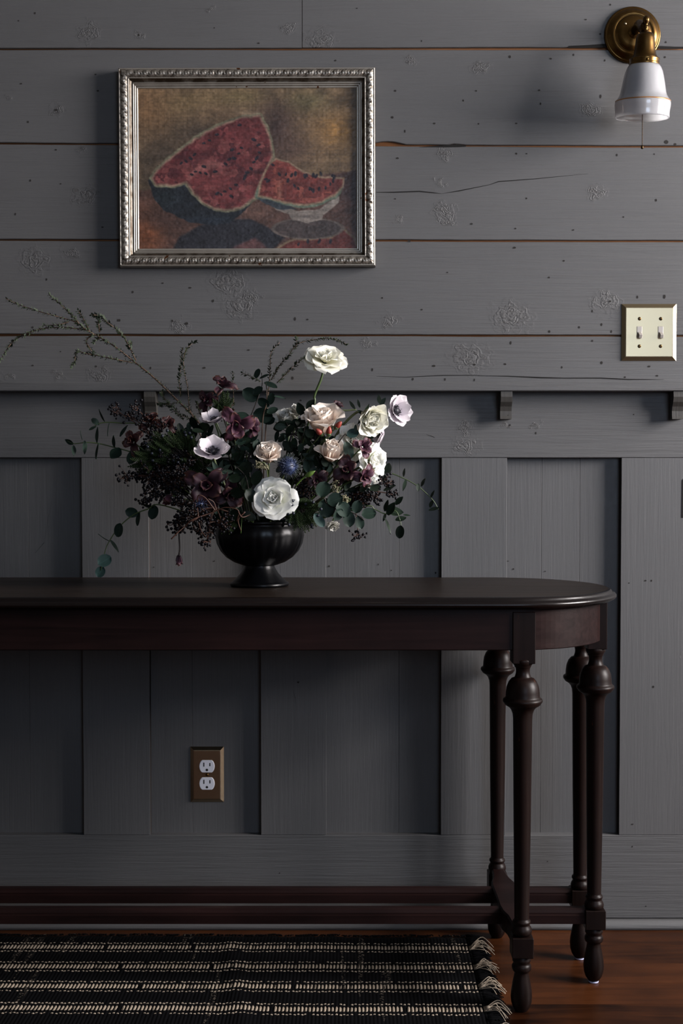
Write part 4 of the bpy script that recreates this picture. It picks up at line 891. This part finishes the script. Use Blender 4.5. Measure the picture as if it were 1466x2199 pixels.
# thistle
c = P(*B(375, 965), -.32); th = thing('thistle', 'spiky blue thistle head above the large white rose', 'flower', c); r = mm(17, -.32)
add('cone', ball(c, r, 14, 9, 1.1), M_THISTLE, th); mb = MB()
for k in range(260):
    d = Vector((random.gauss(0, 1), random.gauss(0, 1)-.3, random.gauss(0, 1)+.3)).normalized(); mb.add(tube([c+d*r*.8, c+d*r*random.uniform(1.15, 1.45)], .0006, .0003, 4, 1))
o = add('florets', mb.vf, M_THISTLE, th); o['kind'] = 'stuff'
mb = MB()
for k in range(64):
    a = 6.283*k/64; d = Vector((math.cos(a), random.uniform(-.25, .35), math.sin(a))).normalized(); mb.add(tube([c+d*r*.5+Vector((0, .004, 0)), c+d*r*random.uniform(1.5, 1.95)+Vector((0, .003, 0))], .0008, .0002, 4, 1))
o = add('spines', mb.vf, M_BRACT, th); o['kind'] = 'stuff'
add('stem', tube([c+Vector((0, .01, 0)), c.lerp(MOUTH, .5), MOUTH+Vector((.02, -.03, 0))], .0018, None, 7), M_STEMP, th)
c2 = P(*A(1020, 1310), -.30); t2 = thing('thistle', 'small dark blue thistle sunk among the berries', 'flower', c2); mb = MB()
add('cone', ball(c2, .007, 12, 8), M_THISTLE, t2)
for k in range(70):
    d = Vector((random.gauss(0, 1), random.gauss(0, .8)-.3, random.gauss(0, 1))).normalized(); mb.add(tube([c2, c2+d*random.uniform(.011, .017)], .0008, .0002, 4, 1))
o = add('spines', mb.vf, M_THISTLE, t2); o['kind'] = 'stuff'
# lime bud, red rose buds, pale seed heads
g = [P(*B(430, 1095), -.31), P(*B(470, 1050), -.315), P(*B(505, 1025), -.318)]; lb = thing('flower_bud', 'lime green pointed bud between thistle and round plum bloom', 'bud', g[0])
add('stem', tube(g, .0012, .0016, 7), M_LIME, lb); bd = lathe([(.0002, -.010), (.0028, -.007), (.0046, -.001), (.0038, .005), (.0016, .010), (.0002, .013)], 12)
add('bud', xf(bd, Matrix.Translation(P(*B(522, 1015), -.319)) @ frame((.8, -.2, .45))), M_LIME, lb)
for (q, fc, lbb) in ((B(718, 680), (.6, -.3, .6), 'red rose bud against the largest blush rose'), (B(657, 722), (.1, -.3, .9), 'red-green rose bud standing under the largest blush rose'), (B(592, 728), (-.5, -.4, .5), 'red rose bud under the outer petals of the largest blush rose')):
    p = P(*q, -.285); rb = thing('rose_bud', lbb, 'bud', p, 'red rose buds'); add('bud', xf(lathe([(.0002, -.008), (.0042, -.005), (.0054, 0), (.0042, .005), (.0018, .009), (.0002, .010)], 12), Matrix.Translation(p) @ frame(fc)), M_BUD, rb)
    add('stem', tube([p-Vector(fc)*.006, p.lerp(MOUTH, .3)+Vector((0, .02, 0)), MOUTH+Vector((.03, -.01, 0))], .0009, .0013, 6), M_STEM, rb)
    add('calyx', xf(lathe([(.0008, -.011), (.0040, -.008), (.0050, -.005), (.0046, -.003)], 10), Matrix.Translation(p) @ frame(fc)), M_STEM, rb)
for (q, q2, lbb) in ((B(705, 1075), B(700, 1150), 'pale seed head beside the round eucalyptus leaves'), (B(160, 950), B(230, 970), 'pale seed head under the small blush rose'), (B(760, 1180), B(770, 1210), 'short pale seed head above the eucalyptus cluster')):
    a, b = P(*q, -.295), P(*q2, -.29); sh = thing('seed_head', lbb, 'seed head', a, 'pale seed heads'); mb = MB()
    for k in range(90):
        t_ = random.random(); d = Vector((random.gauss(0, 1), random.gauss(0, 1), random.gauss(0, 1))).normalized(); mb.add(ball(a.lerp(b, t_)+d*.007*(1-.4*t_), .0016, 5, 3))
    o = add('florets', mb.vf, M_SEED, sh); o['kind'] = 'stuff'; add('stem', tube([a, b, MOUTH+Vector((.02, -.02, 0))], .001, None, 6), M_STEMP, sh)

# eucalyptus and leafy sprigs
rd, ov = 'round', 'oval'
def LA(x, y, l, *r): return (*A(x, y), l/3.409, *r)
def LB(x, y, l, *r): return (*B(x, y), l/3.187, *r)
def path(fn, Y, *pts): return [(*fn(*q), Y) for q in pts]
sprig('eucalyptus_sprig', 'drooping eucalyptus sprig with teal tip leaves over the console', path(A, -.25, (295, 1790), (325, 1650), (360, 1570), (430, 1470), (530, 1385), (640, 1340), (760, 1315)),
 [LA(520, 1365, 95, 170, 10, .8, rd), LA(680, 1365, 105, 80, 20, .8, rd), LA(570, 1415, 100, 85, 60, .8, rd), LA(427, 1495, 105, 80, 30, .8, rd), LA(395, 1610, 110, -50, 72, .5, ov), LA(312, 1550, 95, 155, 78, .5, ov), LA(322, 1718, 108, 35, 15, .9, rd, M_EUCT), LA(292, 1800, 84, 60, 10, .9, rd, M_EUCT), LA(640, 1315, 90, 175, 65, .8, rd)], M_EUC, M_STEM)
sprig('eucalyptus_sprig', 'thin eucalyptus sprig reaching farthest out, long narrow leaves', path(A, -.21, (50, 840), (100, 862), (180, 853), (275, 860), (390, 888), (500, 918), (600, 960)),
 [LA(62, 848, 70, 155, 30, .6, ov), LA(95, 912, 80, -80, 65, .7, ov), LA(175, 890, 100, -85, 70, .7, ov), LA(150, 800, 70, 110, 75, .6, ov), LA(268, 915, 120, 88, 65, .6, ov), LA(268, 795, 120, 95, 55, .5, ov), LA(392, 845, 90, 100, 60, .8, ov), LA(400, 932, 110, -130, 30, .8, ov), LA(525, 960, 110, 70, 25, .8, rd)], M_EUC, M_STEM)
sprig('eucalyptus_sprig', 'short narrow-leaved eucalyptus sprig under the berry tips', path(A, -.20, (235, 745), (280, 715), (350, 705), (450, 712), (560, 718), (660, 790)),
 [LA(300, 655, 100, 122, 65, .5, ov), LA(255, 702, 70, -40, 30, .7, ov), LA(347, 760, 95, 90, 75, .5, ov), LA(462, 768, 100, 65, 55, .6, ov), LA(235, 748, 60, 30, 50, .6, ov)], M_EUC, M_STEM)
sprig('eucalyptus_sprig', 'upright eucalyptus sprig with round leaves behind the anemones', path(B, -.17, (195, 320), (200, 400), (175, 480), (145, 560), (110, 650), (80, 780)),
 [LB(120, 470, 120, 150, 10, .8, rd), LB(168, 325, 70, 80, 40, .8, rd), LB(170, 445, 80, 40, 30, .8, rd), LB(205, 610, 135, 175, 15, .8, rd), LB(60, 620, 100, 10, 40, .8, rd), LB(215, 345, 70, 30, 60, .6, rd), LB(240, 640, 100, 190, 35, .8, rd), LB(120, 760, 110, 20, 30, .9, rd)], M_EUC)
sprig('eucalyptus_sprig', 'short eucalyptus sprig on a pinkish stem beside the upright one', path(B, -.18, (225, 390), (232, 460), (228, 540), (200, 700)),
 [LB(262, 498, 85, 85, 25, .7, rd), LB(258, 405, 95, -15, 60, .8, rd), LB(322, 488, 80, -5, 72, .6, ov), LB(210, 525, 90, 150, 30, .8, rd), LB(270, 580, 80, 30, 40, .8, rd)], M_EUC, M_TAN)
sprig('eucalyptus_sprig', 'big round eucalyptus leaves spilling below the broad plum bloom', path(B, -.315, (900, 1330), (840, 1290), (760, 1250), (690, 1220), (640, 1210), (590, 1190)),
 [LB(618, 1118, 115, 75, 10, .9, rd), LB(640, 1245, 135, -80, 5, .9, rd), LB(700, 1190, 110, 20, 15, .9, rd), LB(755, 1255, 115, -60, 20, .9, rd), LB(850, 1238, 95, 80, 10, .8, rd), LB(792, 1322, 110, -80, 15, .8, rd), LB(866, 1345, 95, -70, 15, .7, rd), LB(930, 1285, 100, 10, 30, .9, rd), LB(590, 1330, 110, -50, 20, .6, rd, M_EUCT), LB(720, 1290, 90, -120, 30, .8, rd)], M_EUC)
sprig('eucalyptus_sprig', 'long thin eucalyptus sprig arching towards the panel stile', path(B, -.235, (1405, 1255), (1370, 1195), (1300, 1125), (1230, 1075), (1150, 1035), (1060, 1005), (980, 1030)),
 [LB(1060, 980, 85, 80, 15, .6, rd), LB(1172, 1002, 60, 88, 68, .7, ov), LB(1172, 1090, 85, -95, 55, .6, ov), LB(1266, 1105, 55, -80, 30, .7, ov), LB(1302, 1070, 65, 70, 60, .6, ov), LB(1366, 1150, 60, 70, 65, .6, ov), LB(1358, 1215, 60, 75, 45, .6, ov), LB(1376, 1252, 75, 20, 60, .6, ov), LB(1025, 1035, 70, 150, 30, .8, rd)], M_LEAF, M_STEM)
sprig('eucalyptus_sprig', 'small-leaved eucalyptus sprig drooping beside the panel groove', path(B, -.26, (1155, 1390), (1140, 1320), (1110, 1265), (1040, 1285), (970, 1255), (880, 1240)),
 [LB(1050, 1228, 85, 80, 55, .6, ov), LB(1082, 1250, 100, 65, 40, .7, ov), LB(1137, 1195, 75, 50, 35, .6, ov), LB(1112, 1272, 110, 0, 45, .8, ov), LB(1072, 1108, 90, 30, 60, .6, ov), LB(1062, 1370, 120, -62, 70, .5, ov), LB(1143, 1410, 90, 85, 20, .7, rd), LB(1150, 1320, 80, 20, 50, .7, ov), LB(1035, 1310, 60, -100, 50, .6, ov), LB(1190, 1295, 50, 0, 60, .5, ov), LB(975, 1110, 80, 20, 40, .8, rd), LB(895, 1110, 70, 60, 40, .8, rd)], M_LEAF, M_STEM)
sprig('eucalyptus_sprig', 'dark round eucalyptus leaves beside the large white rose', path(B, -.305, (20, 960), (80, 1020), (100, 1080), (120, 1200)),
 [LB(85, 975, 100, 60, 20, .9, rd), LB(60, 1010, 110, 170, 10, .9, rd), LB(165, 1040, 110, 70, 30, .8, rd), LB(95, 1075, 105, -90, 15, .8, rd), LB(15, 1040, 90, 200, 30, .8, rd), LB(120, 1160, 100, -50, 30, .9, rd), LB(30, 1140, 100, 200, 25, .9, rd), LB(110, 1300, 110, -20, 30, .6, rd), LB(20, 1290, 110, 190, 20, .7, rd)], M_LEAF)
sprig('rose_leaf_sprig', 'two dark rose leaves standing above the largest blush rose', path(B, -.20, (560, 510), (520, 580), (490, 640), (480, 740)),
 [LB(462, 568, 95, 115, 20, .7, ov), LB(532, 538, 85, 55, 20, .7, ov), LB(480, 640, 80, 200, 30, .7, ov)], M_LEAF)
sprig('eucalyptus_leaf', 'pale grey-green eucalyptus pair in front of ivory rose', path(B, -.265, (815, 720), (780, 750), (720, 800)),
 [LB(820, 735, 85, 20, 20, .8, rd, M_EUCT), LB(840, 705, 60, 100, 50, .6, rd, M_EUCT), LB(790, 850, 120, -70, 20, .6, rd, M_RUFF)], M_EUC)
sprig('calyx_sprig', 'green star-shaped calyx leaves above the ivory rose', path(B, -.225, (845, 572), (790, 578), (730, 585), (700, 650)),
 [LB(815, 540, 70, 130, 40, .4, ov), LB(860, 530, 60, 110, 40, .4, ov), LB(1000, 500, 60, 100, 40, .6, ov), LB(1025, 520, 70, 60, 40, .6, ov), LB(935, 770, 60, 20, 40, .6, ov, M_RUFF), LB(955, 800, 60, -60, 40, .6, ov, M_RUFF)], M_RUFF, M_STEMP, sr=.0022)
# dark leafy filler twigs between the flowers
FILL = [('dark leafy twigs deep behind the blue thistle', B(450, 960), 44, 40, -.20, 24), ('dark leafy twigs deep inside the wide berry mass', A(860, 1080), 58, 44, -.185, 24), ('dark leafy twigs behind the slender blush rose', B(700, 900), 44, 44, -.19, 22), ('dark leafy twigs behind the wide dark plum bloom', A(1150, 1150), 48, 44, -.20, 22), ('dark leafy twigs below the heath stems by the anemones', A(1000, 850), 40, 36, -.18, 16),
 ('dark leafy twigs filling the middle between thistle and anemones', B(120, 880), 38, 34, -.25, 22), ('dark leafy twigs under the dull white rose', B(400, 740), 36, 30, -.19, 18), ('dark leafy twigs below the largest blush rose', B(560, 850), 36, 40, -.24, 20), ('dark leafy twigs under the slender blush rose', B(600, 960), 34, 30, -.26, 16),
 ('dark leafy twigs behind the lower eucalyptus cluster', B(780, 1170), 56, 28, -.24, 22), ('dark leafy twigs along the bowl rim under the white rose', B(330, 1300), 60, 22, -.26, 20), ('dark leafy twigs beneath the upper anemone', A(1250, 900), 34, 44, -.22, 18), ('dark leafy twigs under the wide dark plum bloom', A(1150, 1360), 50, 24, -.25, 18),
 ('dark leafy twigs among the outer berries', A(700, 1000), 46, 40, -.20, 18), ('dark leafy twigs under the ledge behind the heath', A(900, 800), 30, 44, -.17, 16)]
for lb_, (cx, cy), rx, ry, Y_, n in FILL:
    pts = []; lv = []
    for k in range(int(n*1.6)):
        a = random.uniform(0, 6.28); q = math.sqrt(random.random()); pts.append((cx+rx*q*math.cos(a), cy+ry*q*math.sin(a)))
    for (a, b) in pts: lv.append((a, b, random.uniform(16, 30), random.uniform(0, 360), random.uniform(-50, 50), random.choice((.5, .6, .8)), random.choice((rd, ov)), random.choice((M_LEAF, M_LEAF, M_EUC))))
    sprig('leafy_twig', lb_, [(cx+rx*.6, cy-ry*.8, Y_), (cx, cy, Y_), (cx-rx*.1, cy+ry*.6, Y_)], lv, M_LEAF, extra=[[(cx, cy, Y_), (a, b, Y_)] for a, b in pts[::2]])
# heath branches
def heath(name, label, lines, Y, sr, needle=.0078, dens=1050, mat=M_HEATH, smat=M_TAN, group='heath branches'):
    """lines: lists of pixel points, first one the main branch from its base outwards"""
    root = thing(name, label, 'branch', P(*lines[0][0], Y), group); mb = MB()
    for i, ln in enumerate(lines):
        pts = [P(a, b, Y+.006*math.sin(3*k+i)) for k, (a, b) in enumerate(ln)]
        if i == 0: pts = [MOUTH+Vector((max(-.04, min(.04, (pts[0].x-BX)*.25)), .01, 0))]+pts
        add('stem' if i == 0 else 'twig', tube(pts, sr if i == 0 else sr*.55, sr*.3, 6), smat, root)
        sm = smooth_path(pts[1 if i == 0 else 0:], 8); L_ = sum((sm[k+1]-sm[k]).length for k in range(len(sm)-1)); n = int(L_*dens*(.55 if i == 0 else 1))
        for k in range(n):
            t_ = (k+random.random())/n
            if i == 0 and t_ < .12: continue
            q = t_*(len(sm)-1); j = min(int(q), len(sm)-2); p = sm[j].lerp(sm[j+1], q-j); d = (sm[j+1]-sm[j]).normalized()
            o_ = Vector((random.gauss(0, 1), random.gauss(0, 1), random.gauss(0, 1))); o_ = (o_-d*o_.dot(d)).normalized(); dr = (d*.55+o_*.9).normalized()
            l_ = needle*random.uniform(.6, 1.1); s_ = dr.cross(d).normalized()*l_*.24
            mb.add(([p, p+dr*l_*.5+s_, p+dr*l_, p+dr*l_*.5-s_, p+dr*l_*.5+o_*l_*.07], [(0, 1, 4), (1, 2, 4), (2, 3, 4), (3, 0, 4)]))
    o = add('needles', mb.vf, mat, root); o['kind'] = 'stuff'; return root
def C_(*pts): return [(x/3.187, 600+y/3.187) for x, y in pts]
heath('heath_branch', 'long arching heath branch reaching up across the board wall', [[(470, 1000), (447, 945), (424, 904)]+C_((1215, 829), (1050, 670), (920, 565), (800, 470), (690, 400), (590, 345), (500, 285), (320, 235), (150, 180), (40, 132)),
 C_((910, 570), (780, 545), (660, 520), (580, 505), (525, 495), (510, 560), (490, 595)), C_((930, 555), (860, 415), (800, 345), (730, 290), (680, 250), (632, 242)), C_((600, 345), (450, 330), (300, 335), (200, 365), (110, 410), (60, 460), (0, 555)), C_((540, 300), (470, 225), (400, 160), (335, 105)), C_((610, 350), (570, 270), (535, 215)),
 C_((640, 375), (590, 420), (620, 480), (640, 510)), C_((690, 400), (660, 410), (635, 440)), C_((680, 360), (675, 310), (668, 270)), C_((470, 290), (400, 310), (300, 315)), C_((740, 430), (720, 425), (700, 415)), C_((895, 480), (880, 450), (895, 435))], -.15, .0021)
heath('heath_branch', 'upright heath twig standing against the ledge', [[(428, 930), (412, 890)]+[A(940, 590), A(930, 450), A(905, 330), A(900, 230), A(930, 160), A(985, 115)], [A(880, 520), A(868, 400), A(880, 300), A(890, 160)], [A(960, 680), A(850, 640), A(770, 545), A(740, 480)], [A(900, 690), A(820, 590), A(720, 570)]], -.16, .0012, .0080, 1200)
heath('heath_branch', 'heath twigs curving up behind the tall white rose', [[B(225, 700), B(240, 480), B(250, 370), B(255, 270), B(262, 180), B(320, 112)], [B(262, 370), B(320, 270), B(385, 195), B(440, 125), B(560, 92), B(680, 88), B(780, 125)], [B(300, 390), B(380, 310), B(450, 245), B(510, 205)], [B(430, 150), B(435, 110), B(430, 85)], [B(190, 380), B(120, 345), B(65, 320)]], -.15, .0014, .0078, 1050)
heath('heath_branch', 'short bushy heath tips beneath the highest plum bloom', [[A(1250, 700), A(1265, 560), A(1262, 420), A(1260, 335)], [A(1230, 650), A(1215, 560), A(1220, 500)], [A(1090, 700), A(1020, 640), A(1000, 560)], [A(1180, 700), A(1170, 600), A(1150, 530)], [A(700, 560), A(760, 575), A(860, 560)]], -.17, .0011, .0080, 1200)
# berry sprays
def berries(name, label, blobs, hub, twig=M_TWIG, bmat=M_BERRY, rad=.0026, per=7, wire=.0006, group='berry sprays'):
    h = P(*hub); root = thing(name, label, 'berries', h, group); ms, mbb = MB(), MB()
    ms.add(tube([h, h.lerp(MOUTH, .5)+Vector((0, .01, .005)), MOUTH+Vector((max(-.04, min(.04, (h.x-BX)*.4)), -.01, 0))], .0014, .0018, 6))
    for (cx, cy, rx, ry, Y_, n) in blobs:
        cc_ = P(cx, cy, Y_); ms.add(tube([h, h.lerp(cc_, .5)+Vector((0, -.004, .006)), cc_], .0013, .0009, 5, 4))
        for k in range(n):
            a = random.uniform(0, 6.283); q = random.random()**.5; e = P(cx+rx*q*math.cos(a), cy+ry*q*math.sin(a), Y_+random.uniform(-.022, .018)); ms.add(tube([cc_.lerp(e, .05), cc_.lerp(e, .6)+Vector((random.uniform(-.004, .004), 0, random.uniform(-.003, .005))), e], wire, wire*.8, 4, 3))
            for j in range(per):
                b_ = e+Vector((random.gauss(0, .0052), random.gauss(0, .0050), random.gauss(0, .0050))); mbb.add(ball(b_, rad*random.uniform(.75, 1.15), 7, 5)); ms.add(tube([e, b_], wire*.6, None, 3, 1))
    add('stems', ms.vf, twig, root); o = add('berry_cluster', mbb.vf, bmat, root); o['kind'] = 'stuff'; return root
def e_(fn, x, y, rx, ry, Y, n): s = 3.409 if fn is A else 3.187; return (*fn(x, y), rx/s, ry/s, Y, n)
berries('berry_spray', 'dark berry spray pointing up beside the ledge bracket', [e_(A, 410, 620, 45, 30, -.20, 6), e_(A, 510, 660, 50, 40, -.20, 7), e_(A, 560, 600, 25, 45, -.20, 5), e_(A, 640, 720, 90, 70, -.20, 14), e_(A, 680, 820, 100, 70, -.20, 14)], (*A(760, 900), -.20), per=4)
berries('berry_spray', 'wide mass of dark berries on the outer side of the bouquet', [e_(A, 475, 1100, 40, 30, -.24, 5), e_(A, 660, 1090, 120, 70, -.24, 26), e_(A, 760, 1000, 130, 90, -.22, 28), e_(A, 680, 1210, 80, 60, -.25, 16), e_(A, 850, 1130, 110, 90, -.25, 26), e_(A, 620, 1270, 40, 25, -.25, 4), e_(A, 900, 1000, 80, 90, -.23, 18)], (*A(950, 1150), -.23), per=6)
berries('berry_spray', 'drooping dark berries on rust twigs over the bowl', [e_(A, 850, 1440, 70, 60, -.28, 16), e_(A, 980, 1400, 110, 80, -.30, 26), e_(A, 1070, 1510, 70, 50, -.30, 12), e_(A, 1070, 1575, 28, 18, -.30, 4), e_(A, 1180, 1440, 100, 60, -.31, 16), e_(A, 900, 1310, 90, 60, -.28, 16)], (*A(1130, 1330), -.29), per=5, wire=.0009)
berries('berry_spray', 'dark berries under the fanned plum petals', [e_(B, 880, 1180, 80, 50, -.26, 20), e_(B, 1040, 1080, 50, 40, -.25, 8), e_(B, 1090, 1150, 35, 25, -.25, 4), e_(B, 960, 1180, 50, 40, -.26, 8), e_(B, 860, 1440, 28, 30, -.29, 4)], (*B(820, 1160), -.25), per=5)
berries('berry_spray', 'dark berries between the large white rose and eucalyptus', [e_(B, 490, 1120, 50, 70, -.262, 16), e_(B, 470, 1190, 40, 40, -.262, 8)], (*B(480, 1200), -.27), per=6)
# curly rust tendrils
tn = thing('vine_tendrils', 'curly rust-brown tendrils tangled over the drooping berries', 'vine', P(*A(1130, 1330), -.30))
for pts in ([(1130, 1350), (1060, 1260), (1010, 1240), (1000, 1290)], [(900, 1480), (960, 1420), (1100, 1370), (1200, 1330), (1300, 1350), (1290, 1430)], [(810, 1560), (860, 1510), (920, 1460)], [(1140, 1350), (1120, 1290), (1080, 1265)], [(1300, 1360), (1330, 1400), (1390, 1380)], [(1010, 1440), (1030, 1500), (1060, 1540)], [(1000, 1330), (1005, 1400), (960, 1430)], [(1350, 1360), (1300, 1420), (1320, 1500)]):
    add('tendril', tube([P(*A(a, b), -.322+.006*math.sin(a)) for a, b in pts], .0013, .0007, 6, 6), M_TWIG, tn)
gr = thing('grass_stem', 'short lime green stalk dangling against the bowl rim', 'stem', P(*B(60, 1330), -.30)); add('stalk', tube([P(*B(62, 1300), -.295), P(*B(58, 1360), -.298), P(*B(55, 1420), -.298)], .0009, .0006, 6), M_LIME, gr); add('stalk', tube([P(*B(62, 1320), -.295), P(*B(100, 1325), -.30), P(*B(140, 1345), -.302)], .0007, .0005, 6), M_LIME, gr)
# conifer sprigs
def conifer(name, label, cx, cy, rx, ry, Y, n, blue=0, hub=None):
    h = P(*(hub or (cx, cy)), Y+.01); root = thing(name, label, 'foliage', h, 'conifer sprigs'); mb, ms, bb = MB(), MB(), MB()
    ms.add(tube([h, h.lerp(MOUTH, .6), MOUTH+Vector((max(-.04, min(.04, (h.x-BX)*.4)), 0, 0))], .0012, .0016, 6))
    for k in range(n):
        a = random.uniform(0, 6.283); q = .35+.65*random.random()**.5; e = P(cx+rx*q*math.cos(a), cy+ry*q*math.sin(a), Y+random.uniform(-.02, .02)); ax = (e-h).normalized()
        st = e-ax*min(.03, (e-h).length); ms.add(tube([h, st], .0007, .0005, 4, 1))
        sd = ax.cross(Vector((random.uniform(-.4, .4), -1, random.uniform(-.4, .4)))).normalized()
        for j in range(9):
            t_ = j/8; p = st.lerp(e, t_); l_ = .011*(1-.6*t_)
            for sg in ((-1, 1) if j < 8 else (0,)):
                d = (ax*.8+sd*sg*.8).normalized(); mb.add(tube([p, p+d*l_*.5+Vector((0, -.0006, 0)), p+d*l_], .0010, .0005, 4, 0))
                for s2 in (-1, 1):
                    d2 = (ax+sd*s2*.9).normalized(); mb.add(tube([p+d*l_*.45, p+d*l_*.45+d2*l_*.45], .0009, .0004, 4, 0))
        if blue and k % 2 == 0: bb.add(ball(e+Vector((0, -.004, 0)), .0030, 8, 6))
    add('stems', ms.vf, M_TWIGD, root); o = add('foliage', mb.vf, M_CONIFER, root); o['kind'] = 'stuff'
    if blue: o = add('berry_cluster', bb.vf, M_BERRYB, root); o['kind'] = 'stuff'
conifer('conifer_sprig', 'juniper sprig with blue berries above the wide berry mass', *A(820, 890), 62, 42, -.235, 42, 1, A(960, 1000)); conifer('conifer_sprig', 'green conifer sprig spilling over the bowl rim beside the white rose', *B(470, 1290), 46, 36, -.30, 40, 1, B(440, 1220)); conifer('conifer_sprig', 'conifer tips beside the rusty plum bloom', *A(610, 990), 34, 30, -.23, 18, 0, A(720, 1000))
conifer('conifer_sprig', 'conifer sprig beside the anemone stems', *A(1020, 1000), 34, 44, -.235, 22, 0, A(1060, 1100)); conifer('conifer_sprig', 'conifer tips just under the highest plum bloom', *A(1190, 560), 22, 24, -.20, 14, 0, A(1180, 640)); conifer('conifer_sprig', 'conifer sprig hugging the bowl below the dark plum petals', *A(1250, 1460), 44, 18, -.28, 22, 1, A(1300, 1400))
